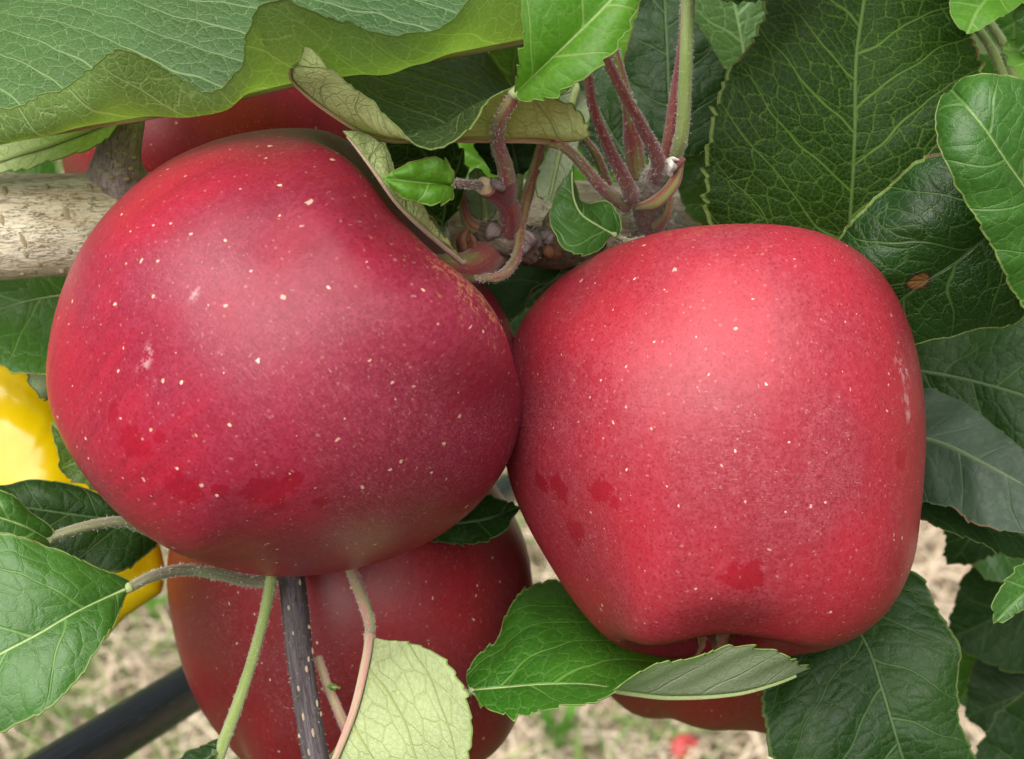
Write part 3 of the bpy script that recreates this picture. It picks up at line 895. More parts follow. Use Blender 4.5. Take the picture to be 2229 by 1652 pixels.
# ------------------------------------------------------------------ apples
def apple_geo(c, Rmm, axis, spin=0.0, H=0.90, taper=0.12, lobes=0.035, dst=0.42, wst=0.42, dca=0.24, wca=0.34, outline=None, seed=0, nph=110, nth=144, dents=()):
    """c = (u, v, depth) of the centre, axis = stem direction in camera space"""
    g = np.random.default_rng(seed)
    ph = np.linspace(0.004, math.pi - 0.004, nph)
    th = np.linspace(0, 2 * math.pi, nth, endpoint=False)
    PH, TH = np.meshgrid(ph, th, indexing='ij')
    low = np.clip((-np.cos(PH) + 0.15) / 1.15, 0, 1) ** 1.4
    rr = np.sin(PH) ** 0.88 * (1 + taper * np.cos(PH) * 0.9)
    lob = np.cos(5 * (TH - spin)) + 0.5 * np.cos(2 * (TH - spin) + 1.3)
    rr = rr * (1 + lobes * lob * (0.25 + low))
    zz = H * np.cos(PH)
    zz = zz - dst * np.exp(-(PH / wst) ** 2) 
    zz = zz + dca * np.exp(-((math.pi - PH) / wca) ** 2)
    zz = zz - lobes * 0.9 * lob * low * np.sin(PH)
    for _ in range(5):
        k, m2 = g.integers(1, 4), g.uniform(1, 3)
        rr = rr * (1 + 0.008 * g.normal() * np.sin(k * TH + m2 * PH + g.uniform(0, 6)))
    Vl = np.stack([rr * np.cos(TH), rr * np.sin(TH), zz], -1).reshape(-1, 3)
    ap = Vl.copy()
    a = np.asarray(axis, float); a /= np.linalg.norm(a)
    x = np.cross([0.0, 0.0, 1.0], a); x /= np.linalg.norm(x)
    y = np.cross(a, x)
    Vc = (Vl[:, :1] * x + Vl[:, 1:2] * y + Vl[:, 2:] * a) * Rmm
    k = MMPX * c[2] / FOCUS
    cc = np.array([(c[0] - 1114.5) * k, -(c[1] - 826) * k, -c[2]])
    if outline is not None:
        O = np.asarray(outline, float)
        oth = np.arctan2(-(O[:, 1] - c[1]), O[:, 0] - c[0])
        orr = np.hypot(O[:, 0] - c[0], O[:, 1] - c[1])
        o = np.argsort(oth)
        oth, orr = oth[o], orr[o]
        oth = np.concatenate([oth - 2 * math.pi, oth, oth + 2 * math.pi]); orr = np.tile(orr, 3)
        nb = 180
        bc = (np.arange(nb) + 0.5) / nb * 2 * math.pi - math.pi
        target = np.interp(bc, oth, orr)
        ker = np.exp(-0.5 * (np.arange(-6, 7) / 2.2) ** 2); ker /= ker.sum()
        sm_ = lambda f: np.convolve(np.concatenate([f[-6:], f, f[:6]]), ker, 'valid')
        target = sm_(target)
        for it in range(5):
            P = Vc + cc
            kk = MMPX * (-P[:, 2]) / FOCUS
            U = P[:, 0] / kk + 1114.5 - c[0]
            W = -(-P[:, 1] / kk + 826 - c[1])
            t = np.arctan2(W, U); r = np.hypot(U, W)
            b = np.clip(((t + math.pi) / (2 * math.pi) * nb).astype(int), 0, nb - 1)
            cur = np.zeros(nb)
            np.maximum.at(cur, b, r)
            ratio = sm_(target / np.maximum(cur, 1))
            f = np.interp(t, np.concatenate([bc - 2 * math.pi, bc, bc + 2 * math.pi]), np.tile(ratio, 3))
            curv = np.interp(t, np.concatenate([bc - 2 * math.pi, bc, bc + 2 * math.pi]), np.tile(cur, 3))
            q = np.clip(r / curv, 0, 1)
            w = q * q * (3 - 2 * q)
            mean = ratio.mean()
            fac = mean + (f - mean) * w
            Vc[:, 0] *= fac; Vc[:, 1] *= fac
            Vc[:, 2] *= mean
    Pc = Vc + cc
    for (du, dv, su, sv, ang, dep) in dents:      # hollows in the flesh, set under a photograph position
        kk = MMPX * (-Pc[:, 2]) / FOCUS
        U = Pc[:, 0] / kk + 1114.5 - du
        W = -Pc[:, 1] / kk + 826 - dv
        ca, sa = math.cos(ang), math.sin(ang)
        a_, b_ = U * ca + W * sa, -U * sa + W * ca
        gsn = np.exp(-0.5 * ((a_ / su) ** 2 + (b_ / sv) ** 2)) * np.clip((Vc[:, 2] + 8) / 16, 0, 1)
        Pc[:, 2] -= gsn * dep
        Pc[:, :2] -= norm(Vc[:, :2]) * (gsn * dep * 0.15)[:, None]
    Vw = CAM_LOC + (Pc * 0.001) @ RC.T
    return Vw, grid_faces(nph, nth, True), ap, Pc, nph, nth

def apple(c, R, axis, matargs, label, outline=None, patches=(), scuffs=(), stem=None, stem_r=(1.5, 1.2, 1.6), smat=None, group=None, calyx=True, rus=None, **kw):
    Vw, F, ap, Pc, nph, nth = apple_geo(c, R, axis, outline=outline, **kw)
    # close the poles
    top, bot = Vw[:nth].mean(0), Vw[-nth:].mean(0)
    F = F.tolist()
    b = len(Vw)
    # outward winding
    F = [f[::-1] for f in F]
    F += [[b, j, (j + 1) % nth] for j in range(nth)]
    F += [[b + 1, (nph - 1) * nth + (j + 1) % nth, (nph - 1) * nth + j] for j in range(nth)]
    V = np.vstack([Vw, top, bot])
    apv = np.vstack([ap, ap[:nth].mean(0), ap[-nth:].mean(0)])
    kk = MMPX * (-Pc[:, 2]) / FOCUS
    U = Pc[:, 0] / kk + 1114.5
    W = -Pc[:, 1] / kk + 826
    front = -Pc[:, 2] < c[2]
    def at_px(u, v):
        d = (U - u) ** 2 + (W - v) ** 2 + np.where(front, 0, 1e9)
        return ap[int(np.argmin(d))]
    pl = [(at_px(u, v), r) for (u, v, r) in patches]
    sl = []
    for (u, v, r, du, dv) in scuffs:
        p0 = at_px(u, v); p1 = at_px(u + du, v + dv)
        a = p1 - p0
        sl.append((p0, r, a / max(np.linalg.norm(a), 1e-6)))
    mat = apple_mat(patches=pl, scuffs=sl, rus=(at_px(rus[0], rus[1]), rus[2]) if rus else None, **matargs)
    ctr = V.mean(0)
    ob = build('apple', V, F, mat, None, ctr, attrs={'ap': apv}, label=label, category='apple')
    if group: ob['group'] = group
    ax = norm(top - bot)
    if stem is None:
        stem_c = np.array([top, top + ax * 0.010, top + ax * 0.022 + np.array([0.001, 0, 0.002])])
    else:
        stem_c = np.vstack([top[None], pts(stem)])
    Vt, Ft, ut = tube_geo(spline(stem_c, 30), np.asarray(stem_r) * 0.001, 14, lump=0.03)
    build('stem', Vt, Ft, smat or ST_MIX, ob, top, attrs={'tb': ut})
    if calyx:
        x = norm(np.cross(ax, [0.3, 0.5, 0.8])); y = np.cross(ax, x)
        for k in range(5):
            a0 = 2 * math.pi * k / 5 + 0.3
            d = x * math.cos(a0) + y * math.sin(a0)
            sdv = np.cross(d, ax)
            C = np.array([bot + d * 0.0015, bot + d * 0.0035 - ax * 0.003, bot + d * 0.0030 - ax * 0.0065, bot + d * 0.0048 - ax * 0.009])
            C = spline(C, 8)
            wd = np.array([1.5, 1.7, 1.7, 1.5, 1.2, 0.9, 0.5, 0.1]) * 0.001
            VV = np.concatenate([C + sdv * wd[:, None], C + d * 0.0003, C - sdv * wd[:, None]])
            FF = [[i, i + 1, i + 9, i + 8] for i in range(7)] + [[i + 8, i + 9, i + 17, i + 16] for i in range(7)]
            build('sepal', VV, FF, RUST, ob, bot)
    return ob

O1 = [(640, 277), (560, 284), (480, 302), (400, 332), (330, 372), (275, 420), (225, 470), (185, 525), (155, 580), (130, 645), (113, 710), (102, 770), (98, 830), (106, 880), (120, 925), (145, 975),
      (180, 1030), (230, 1092), (280, 1138), (330, 1175), (400, 1210), (480, 1236), (580, 1253), (680, 1252), (770, 1238), (850, 1215), (920, 1187), (985, 1148), (1040, 1100), (1085, 1045), (1115, 990),
      (1135, 920), (1142, 850), (1138, 790), (1122, 730), (1095, 670), (1055, 612), (1012, 568), (968, 530), (928, 488), (890, 446), (853, 405), (817, 360), (778, 316), (736, 290), (690, 280)]
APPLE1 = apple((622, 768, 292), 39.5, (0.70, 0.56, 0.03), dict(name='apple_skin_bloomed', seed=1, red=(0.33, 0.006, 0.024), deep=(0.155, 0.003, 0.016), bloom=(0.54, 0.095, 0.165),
               bloom_amt=0.27, dots=1.05, russet=0.65, fine_dots=0.4, stem_shade=0.65),
               'large crimson apple on the left with dusty bloom, stem end turned to the spur', O1,
               patches=[(285, 965, .075), (305, 1000, .07), (395, 1060, .085), (585, 1070, .10), (640, 1050, .05), (480, 1080, .04), (350, 960, .03), (530, 1190, .05), (250, 900, .04), (700, 1100, .04)],
               scuffs=[(315, 785, .035, 10, -60), (430, 640, .02, 30, -30)],
               rus=(1020, 610, 0.30), stem=[(1010, 584, 300), (1045, 568, 303), (1085, 535, 307)], stem_r=(1.8, 1.9, 2.7, 3.4, 3.0), smat=ST_MIX, taper=0.05, dst=0.42, wst=0.60, spin=0.7, seed=3, calyx=False, dents=[(885, 462, 150, 55, 0.72, 7.0)])
O2 = [(1640, 487), (1570, 489), (1500, 495), (1430, 508), (1360, 528), (1300, 552), (1250, 582), (1205, 615), (1160, 660), (1125, 715), (1105, 790), (1095, 880), (1095, 960), (1108, 1045), (1140, 1125), (1185, 1205),
      (1230, 1280), (1280, 1350), (1335, 1402), (1400, 1435), (1450, 1440), (1510, 1433), (1600, 1425), (1690, 1428), (1760, 1428), (1830, 1407), (1885, 1378), (1930, 1338), (1970, 1280), (1995, 1200),
      (2004, 1120), (2010, 1040), (2015, 960), (2012, 870), (2002, 790), (1985, 720), (1960, 655), (1925, 598), (1885, 558), (1835, 525), (1780, 502), (1710, 490)]
APPLE2 = apple((1560, 955, 306), 39.5, (0.03, 0.975, -0.20), dict(name='apple_skin_scarlet', seed=2, red=(0.33, 0.009, 0.022), deep=(0.20, 0.004, 0.015), bloom=(0.57, 0.15, 0.19),
               bloom_amt=0.31, dots=0.85, russet=0.35, fine_dots=0.45, streak=0.28),
               'large scarlet apple on the right, narrowing to its lobed lower end', O2,
               patches=[(1215, 1055, .075), (1310, 1060, .075), (1255, 1155, .065), (1620, 1265, .08), (1180, 1050, .05), (1340, 1090, .04), (1960, 1000, .06)],
               scuffs=[(1965, 800, .05, 15, 50), (1975, 880, .045, 10, 50)],
               rus=(1520, 505, 0.35), stem=[(1520, 520, 345), (1480, 500, 342), (1440, 480, 335)], taper=0.19, lobes=0.016, dca=0.30, wca=0.36, H=0.97, spin=-0.15, seed=5, dents=[(1605, 1400, 90, 45, 0.0, 5.0)])
O4 = [(362, 1240), (372, 1340), (392, 1430), (430, 1530), (480, 1605), (540, 1665), (640, 1720), (760, 1735), (880, 1725), (990, 1690), (1080, 1640), (1130, 1560), (1150, 1450), (1160, 1350), (1158, 1260), (1145, 1180),
      (1110, 1105), (1060, 1030), (980, 970), (860, 930), (740, 920), (620, 940), (500, 1000), (410, 1100), (372, 1170)]
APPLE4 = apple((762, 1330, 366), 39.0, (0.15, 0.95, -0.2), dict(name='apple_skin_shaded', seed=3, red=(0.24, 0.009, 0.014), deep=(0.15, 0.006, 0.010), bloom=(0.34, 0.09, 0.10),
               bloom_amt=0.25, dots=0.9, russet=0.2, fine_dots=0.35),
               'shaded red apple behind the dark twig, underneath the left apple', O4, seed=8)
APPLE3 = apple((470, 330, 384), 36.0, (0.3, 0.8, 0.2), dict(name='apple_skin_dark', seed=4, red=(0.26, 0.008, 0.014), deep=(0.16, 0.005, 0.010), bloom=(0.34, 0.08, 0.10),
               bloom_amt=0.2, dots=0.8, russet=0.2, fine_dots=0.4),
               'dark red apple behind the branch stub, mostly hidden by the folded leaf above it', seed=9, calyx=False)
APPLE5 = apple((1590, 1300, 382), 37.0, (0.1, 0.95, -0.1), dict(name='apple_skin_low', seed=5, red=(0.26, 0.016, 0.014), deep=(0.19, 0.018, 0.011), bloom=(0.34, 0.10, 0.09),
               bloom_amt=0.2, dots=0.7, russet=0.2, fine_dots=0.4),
               'red apple whose base shows below the felted leaf under the right apple', seed=12, calyx=False)

# ------------------------------------------------------------------ leaves
# big folded leaf across the top left
leaf([(1250, 60, 300), (1135, 85, 292), (900, 132, 283), (640, 180, 276), (400, 237, 272), (200, 272, 272), (0, 305, 274), (-80, 318, 277), (-165, 326, 282)],
     [(1190, -10, 288), (1100, -60, 272), (1000, 3, 264), (960, 40, 262), (900, 66, 260), (820, 70, 260), (720, 50, 258), (660, 25, 256), (600, 10, 256), (560, 25, 257), (540, 70, 258), (525, 125, 260), (480, 182, 264), (430, 187, 264), (370, 155, 262),
      (300, 122, 259), (240, 115, 258), (200, 150, 260), (160, 180, 262), (90, 215, 264), (0, 245, 266), (-70, 275, 269), (-130, 308, 276)],
     [(1180, -60, 316), (1000, -180, 326), (700, -230, 330), (300, -200, 326), (100, -110, 318), (-50, 40, 306), (-130, 200, 294)],
     ML['grey'], bul=(-3.0, 2.5), wav=0.6, label='large leaf folded along its midrib, grey green above and yellow green beneath', seed=1, tooth=0.5, rmat=RIB_BROWN, rib=(0.6, 0.3))
# folded wavy leaf in the top middle
leaf([(1205, 303, 283), (1150, 300, 280), (1080, 300, 278), (1000, 300, 277), (930, 300, 276), (850, 303, 275), (790, 285, 273), (730, 250, 271), (665, 202, 270), (634, 165, 268), (660, 95, 262)],
     [(1240, 306, 279), (1279, 294, 275), (1262, 240, 271), (1200, 208, 267), (1120, 190, 264), (1065, 215, 262), (1035, 268, 260), (995, 307, 258), (950, 321, 257), (900, 311, 257), (845, 255, 258), (780, 200, 259), (720, 150, 260), (685, 115, 261)],
     [(1190, 250, 300), (1112, 185, 315), (1050, 108, 322), (950, 60, 326), (800, 60, 320), (715, 95, 300), (672, 110, 275)],
     ML['pink'], bul=(0.0, 1.0), wav=0.3, label='wavy folded leaf with dark upper side and pinkish brown underside', seed=2, rmat=RIB_BROWN,
     stalk=[(1225, 318, 285), (1260, 350, 291), (1310, 408, 300), (1362, 447, 310)], smat=ST_MIX, rib=(0.55, 0.2), sr=(0.9, 1.05, 1.4))
leaf([(1012, 570, 288), (928, 500, 274), (865, 438, 268), (802, 352, 266), (745, 285, 270)],
     [(965, 515, 290), (890, 430, 284), (815, 340, 282), (765, 290, 280)],
     [(990, 542, 284), (940, 480, 274), (890, 412, 270), (862, 372, 269), (843, 328, 270), (792, 288, 272)],
     ML['pink'], flip=True, wav=0.15, tooth=0.3, label='narrow pale leaf underside pressed along the stem end of the left apple', seed=3, rmat=RIB_PINK, rib=(0.5, 0.2))
# bright leaf top centre
leaf([(1116, 208, 262), (1160, 165, 260), (1240, 90, 258), (1330, 0, 258), (1420, -110, 263), (1480, -220, 272)],
     [(1120, 175, 259), (1135, 110, 256), (1139, 0, 254), (1165, -120, 255), (1300, -220, 262)],
     [(1135, 224, 261), (1180, 216, 259), (1230, 195, 257), (1272, 168, 256), (1312, 135, 256), (1350, 90, 257), (1378, 40, 258), (1400, -10, 260), (1460, -110, 266)],
     ML['bright'], bul=(0.8, 0.8), wav=0.3, quilt=0.08, label='bright green glossy leaf hanging on a long reddish stalk at top centre', seed=4,
     stalk=[(1092, 255, 268), (1083, 310, 278), (1098, 360, 286), (1104, 392, 290)], smat=ST_MIX, rib=(0.95, 0.4), sr=(1.0, 1.15, 1.5))
# small leaf by the cut shoot
leaf([(985, 402, 267), (930, 399, 264), (880, 393, 262), (836, 388, 262)],
     [(988, 430, 266), (965, 441, 264), (930, 446, 263), (880, 432, 262), (850, 410, 262)],
     [(985, 370, 265), (962, 346, 263), (920, 345, 262), (870, 365, 262)],
     ML['bright'], bul=(1.0, 1.0), wav=0.3, tooth=0.5, label='small bright green leaf on a red stalk against the left apple', seed=5,
     stalk=[(1010, 400, 278), (1045, 404, 290)], smat=ST_RED, rib=(0.6, 0.2))
leaf([(962, 505, 304), (968, 440, 303), (945, 370, 300), (900, 300, 298), (870, 250, 298)],
     [(940, 470, 303), (880, 420, 300), (845, 350, 298), (845, 290, 298)],
     [(985, 470, 302), (1008, 420, 300), (1014, 350, 298), (985, 300, 297), (930, 255, 297)],
     ML['net'], label='dark netted leaf behind the small bright leaf', seed=6, stalk=[(972, 540, 304), (1012, 566, 304)], smat=ST_GREY)
leaf([(1131, 388, 312), (1120, 340, 310), (1100, 240, 308)], [(1075, 375, 312), (1040, 330, 310), (1040, 270, 308)], [(1152, 365, 311), (1170, 320, 310), (1150, 260, 308)],
     ML['dark'], label='small dark leaf below the wavy folded leaf', seed=7, stalk=[(1128, 430, 310), (1122, 480, 308)], tooth=0.4)
leaf([(1252, 185, 300), (1235, 270, 300), (1215, 350, 299), (1193, 447, 298)], [(1290, 220, 302), (1262, 310, 300), (1243, 380, 298), (1215, 430, 298)],
     [(1215, 210, 300), (1195, 310, 300), (1178, 360, 299), (1165, 400, 298), (1175, 430, 298)],
     ML['felt'], flip=True, label='olive leaf underside hanging between the two spurs', seed=8, tooth=0.5)
leaf([(1340, 512, 296), (1300, 490, 293), (1265, 465, 291), (1250, 430, 291), (1247, 363, 294)],
     [(1325, 518, 295), (1305, 545, 292), (1262, 553, 289), (1226, 540, 288), (1205, 500, 288), (1200, 455, 289), (1212, 418, 291)],
     [(1350, 505, 297), (1344, 470, 297), (1325, 442, 297), (1290, 440, 297), (1262, 436, 297), (1252, 405, 296)],
     ML['mid'], wav=0.2, tooth=0.4, label='small dark green leaf folded at its tip beside the right apple', seed=9, stalk=[(1368, 527, 302), (1400, 520, 310)], rib=(0.5, 0.2))
leaf([(1062, 485, 314), (1050, 430, 314), (1035, 366, 314)], [(1030, 470, 314), (1015, 430, 313), (1018, 390, 313)], [(1080, 460, 314), (1080, 420, 313), (1060, 380, 313)],
     ML['felt'], flip=True, tooth=0.4, label='small pale leaf underside behind the cut red shoot', seed=10)
# big netted leaf at the top right
leaf([(1842, 590, 320), (1850, 480, 317), (1860, 300, 313), (1863, 130, 313), (1880, 0, 317), (1900, -180, 327), (1910, -330, 340)],
     [(1760, 600, 320), (1640, 570, 319), (1565, 525, 316), (1540, 470, 314), (1533, 380, 312), (1541, 300, 311), (1560, 215, 311), (1595, 145, 312), (1640, 85, 314), (1672, 0, 317), (1720, -150, 325), (1800, -270, 334)],
     [(1950, 570, 320), (2060, 460, 316), (2125, 300, 315), (2140, 180, 316), (2126, 100, 318), (2090, 20, 320), (2050, -100, 326), (1980, -250, 334)],
     ML['net'], bul=(1.5, 1.5), wav=0.5, tooth=1.15, period=3.3, label='large dark leaf with a pale vein net and coarse teeth above the right apple', seed=11, rib=(0.45, 0.25))
leaf([(2215, 470, 292), (2145, 517, 291), (2080, 570, 292), (2015, 612, 294), (1930, 672, 300), (1830, 720, 308)],
     [(2240, 560, 292), (2230, 690, 298), (2100, 724, 302), (1985, 750, 304), (1900, 765, 308)],
     [(2180, 400, 291), (2120, 352, 290), (2060, 331, 289), (1990, 355, 290), (1940, 400, 292), (1850, 487, 296), (1800, 580, 303)],
     ML['spot'], bul=(1.0, 5.0), wav=0.5, tooth=0.4, label='glossy bulging leaf with one round brown spot beside the right apple', seed=12, rib=(0.8, 0.3))
leaf([(2420, 720, 288), (2300, 520, 276), (2229, 405, 269), (2190, 350, 266), (2145, 282, 264), (2104, 232, 265), (2072, 195, 270)],
     [(2440, 560, 288), (2400, 380, 280), (2300, 215, 273), (2229, 175, 269), (2160, 161, 267), (2110, 166, 268), (2082, 180, 270)],
     [(2390, 800, 290), (2290, 760, 284), (2229, 668, 276), (2190, 600, 272), (2150, 520, 269), (2110, 450, 267), (2075, 390, 266), (2045, 320, 266), (2036, 255, 268), (2050, 210, 270)][:],
     ML['mid'], flip=True, bul=(1.5, 1.5), wav=0.3, tooth=0.35, label='dark green blunt leaf at the right edge with a dry rolled margin', seed=13, rib=(0.7, 0.3))
ST_PINKGREEN = stalk_mat('stalk_pink_green', (0.52, 0.26, 0.20), (0.34, 0.42, 0.14), 0.35, (0.7, 0.6, 0.5))
# top right corner
leaf([(2300, -150, 312), (2200, -60, 307), (2130, 20, 303), (2104, 73, 301)], [(2200, -180, 310), (2085, -60, 304), (2068, 5, 302), (2083, 50, 301)],
     [(2330, -60, 310), (2270, -20, 306), (2229, 4, 304), (2170, 44, 302), (2128, 66, 301)], ML['bright'], flip=True, tooth=0.4, label='yellow green leaf tip in the top right corner', seed=14)
gleaf((2380, -80, 318), (2215, 110, 314), 14, ML['mid'], seed=15, roll=0.3)
gleaf((2340, 190, 322), (2180, 103, 318), 9, ML['bright'], seed=16, roll=-0.5)
# dark leaves behind the spurs
leaf([(1462, 345, 324), (1456, 200, 326), (1450, 60, 330), (1440, -110, 338)], [(1400, 335, 325), (1362, 260, 326), (1352, 160, 328), (1385, 40, 330), (1405, -50, 334)],
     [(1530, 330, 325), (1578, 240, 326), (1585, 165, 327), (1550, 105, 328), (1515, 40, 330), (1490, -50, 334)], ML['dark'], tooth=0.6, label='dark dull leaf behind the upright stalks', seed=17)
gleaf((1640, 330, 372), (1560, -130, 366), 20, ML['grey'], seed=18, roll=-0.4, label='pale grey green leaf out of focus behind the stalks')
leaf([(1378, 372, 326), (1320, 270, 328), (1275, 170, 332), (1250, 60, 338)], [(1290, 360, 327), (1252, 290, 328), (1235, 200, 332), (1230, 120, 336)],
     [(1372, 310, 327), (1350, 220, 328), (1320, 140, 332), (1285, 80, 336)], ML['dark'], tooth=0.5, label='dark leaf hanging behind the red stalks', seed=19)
gleaf((1640, 440, 338), (1480, 320, 332), 9, ML['mid'], seed=20, roll=0.2)
gleaf((1420, 420, 400), (1210, 330, 390), 15, ML['bright'], seed=21, roll=0.1, label='sunlit pale green leaf out of focus between the spurs')
gleaf((1300, 440, 410), (1080, 370, 405), 15, ML['bright'], seed=22, roll=0.1)
gleaf((1230, 340, 385), (1090, 300, 380), 9, ML['mid'], seed=23, roll=0.1)
gleaf((1100, 160, 345), (1200, 90, 335), 7, ML['mid'], seed=24, roll=0.4)
gleaf((1120, 190, 330), (1146, 20, 322), 5, ML['grey'], seed=25, roll=0.2)
# between the apples
leaf([(1260, 570, 335), (1180, 620, 332), (1110, 690, 328), (1080, 740, 326)], [(1150, 560, 340), (1080, 590, 338), (1045, 640, 334), (1060, 700, 330)], [(1250, 590, 335), (1215, 597, 330), (1140, 660, 327), (1095, 715, 325)],
     ML['dark'], flip=True, bul=(1.5, 0.5), tooth=0.4, label='dark leaf in the gap between the two large apples', seed=26)
leaf([(890, 1145, 326), (980, 1140, 324), (1060, 1130, 322), (1133, 1104, 320)], [(900, 1100, 330), (980, 1080, 330), (1060, 1080, 326), (1105, 1092, 322)],
     [(930, 1175, 324), (990, 1182, 322), (1045, 1183, 320), (1085, 1165, 319), (1120, 1125, 319)], ML['dark'], tooth=0.6, label='dark leaf tip under the left apple at the gap', seed=27)
# left edge
leaf([(320, 225, 308), (240, 265, 308), (147, 305, 308), (0, 352, 308), (-160, 400, 312)], [(260, 275, 306), (225, 312, 305), (130, 346, 305), (0, 374, 306), (-120, 400, 309)],
     [(250, 215, 312), (140, 225, 314), (0, 260, 315), (-120, 320, 314)], ML['pale'], flip=True, tooth=0.6, label='pale green leaf underside above the branch at the left edge', seed=28)
gleaf((190, 640, 352), (-120, 730, 340), 20, ML['mid'], seed=29, roll=-0.55, label='glossy green leaf under the branch at the left edge')
gleaf((150, 860, 352), (60, 750, 348), 5, ML['felt'], seed=30, flip=True)
leaf([(330, 1080, 338), (240, 1030, 336), (170, 980, 334), (110, 920, 333)], [(260, 1090, 336), (195, 1060, 334), (150, 1040, 332), (127, 1005, 331), (118, 950, 332)],
     [(300, 1000, 340), (240, 960, 338), (170, 920, 336)], ML['grey'], tooth=0.6, label='grey green leaf edge behind the lower left of the left apple', seed=31)
leaf([(350, 1135, 324), (200, 1125, 318), (0, 1098, 314), (-160, 1090, 314)], [(345, 1180, 322), (308, 1215, 318), (258, 1245, 314), (150, 1230, 312), (0, 1200, 310), (-100, 1150, 312)],
     [(300, 1105, 325), (230, 1085, 322), (160, 1056, 320), (80, 1045, 319), (0, 1057, 318), (-100, 1070, 316)], ML['dark'], tooth=0.3, bul=(1, 1.5), label='dark leaf behind the lower left of the left apple', seed=32)
leaf([(112, 1178, 302), (40, 1140, 297), (-60, 1112, 294), (-220, 1090, 296)], [(95, 1210, 300), (0, 1235, 296), (-120, 1200, 294)], [(118, 1155, 302), (60, 1105, 300), (0, 1068, 298), (-110, 1040, 298)],
     ML['mid'], tooth=0.3, bul=(1, 1), label='green leaf on a pale stalk at the left edge, above the biggest left leaf', seed=33, stalk=[(180, 1148, 304), (265, 1136, 308), (340, 1160, 314)], smat=ST_GREY, sr=(0.9, 1.0, 1.1))
leaf([(285, 1276, 284), (170, 1330, 277), (80, 1382, 273), (0, 1424, 271), (-150, 1510, 272), (-330, 1600, 280)],
     [(272, 1302, 283), (255, 1345, 279), (225, 1395, 275), (190, 1445, 272), (150, 1500, 270), (100, 1545, 268), (40, 1575, 268), (0, 1593, 268), (-120, 1640, 269), (-260, 1655, 275)],
     [(282, 1264, 285), (200, 1231, 282), (140, 1200, 280), (90, 1185, 279), (30, 1164, 278), (0, 1160, 278), (-150, 1190, 278), (-290, 1380, 280)],
     ML['mid'], bul=(1.0, 1.2), wav=0.5, tooth=0.35, label='large green leaf at the lower left with a pale midrib', seed=34,
     stalk=[(330, 1255, 288), (400, 1240, 295), (470, 1249, 301), (530, 1263, 306), (585, 1268, 310)], smat=ST_GREY, rib=(0.85, 0.4), sr=(0.9, 1.05, 1.15, 1.2))
# lower middle
leaf([(470, 1635, 298), (420, 1680, 296), (360, 1760, 294), (300, 1860, 296)], [(470, 1700, 294), (440, 1780, 290), (380, 1850, 290)], [(480, 1608, 299), (440, 1625, 299), (395, 1648, 298), (330, 1700, 297), (290, 1780, 297)],
     ML['dark'], tooth=0.4, label='dark leaf at the foot of the green stalk, cut by the lower edge', seed=35)
leaf([(811, 1384, 303), (806, 1425, 301), (794, 1480, 299), (772, 1560, 298), (735, 1650, 298), (690, 1760, 302), (660, 1860, 308)],
     [(800, 1440, 308), (770, 1550, 312), (720, 1640, 314), (670, 1750, 314)],
     [(838, 1391, 301), (880, 1397, 299), (918, 1406, 296), (960, 1430, 294), (1000, 1478, 292), (1022, 1530, 291), (1028, 1580, 291), (1018, 1640, 292), (985, 1720, 295), (850, 1840, 302)],
     ML['pale'], wav=0.4, tooth=0.7, label='pale yellow green leaf underside with pink midrib below the left apple', seed=36, rmat=RIB_PINK, rib=(0.85, 0.45),
     stalk=[(806, 1362, 306), (789, 1305, 311), (765, 1240, 318)], smat=ST_PINKGREEN, sr=(0.95, 1.1, 1.2))
leaf([(712, 1494, 306), (728, 1496, 305), (742, 1497, 305)], [(722, 1500, 305)], [(722, 1489, 305)], ML['bright'], tooth=0.0, label='tiny green stipule beside the twig', seed=37, rib=(0.15, 0.08), quilt=0.0)
leaf([(1022, 1503, 298), (1100, 1496, 296), (1200, 1489, 294), (1290, 1491, 292), (1370, 1505, 291), (1460, 1515, 290), (1600, 1508, 290), (1690, 1485, 290), (1762, 1455, 289)],
     [(1012, 1475, 301), (1035, 1430, 305), (1082, 1395, 310), (1102, 1340, 316), (1130, 1292, 322), (1165, 1273, 328), (1220, 1262, 334), (1320, 1310, 338), (1430, 1390, 334), (1560, 1440, 322), (1690, 1455, 302)],
     [(1050, 1542, 293), (1100, 1553, 289), (1160, 1552, 286), (1230, 1540, 283), (1300, 1522, 280), (1370, 1480, 278), (1470, 1433, 277), (1530, 1425, 277), (1610, 1410, 277), (1690, 1415, 279), (1730, 1438, 283)],
     ML['felt'], bul=(1.5, 0.4), wav=0.3, tooth=1.25, label='twisted leaf under the right apple, glossy green then showing its felted underside', seed=38, rib=(0.6, 0.25),
     stalk=[(960, 1512, 302), (880, 1525, 310)])
leaf([(1800, 1270, 326), (1885, 1400, 318), (1920, 1500, 314), (1950, 1600, 312), (1990, 1730, 314), (2030, 1880, 320)],
     [(1890, 1230, 330), (1995, 1245, 325), (2042, 1330, 320), (2086, 1410, 316), (2084, 1500, 314), (2092, 1580, 313), (2122, 1660, 313), (2110, 1790, 316)][:],
     [(1720, 1330, 324), (1672, 1430, 318), (1660, 1500, 315), (1666, 1580, 312), (1700, 1690, 312), (1850, 1820, 316)],
     ML['dark'], bul=(1.5, 1.5), wav=0.6, tooth=0.5, label='large dark leaf hanging below the right apple with a water drop on its edge', seed=39)
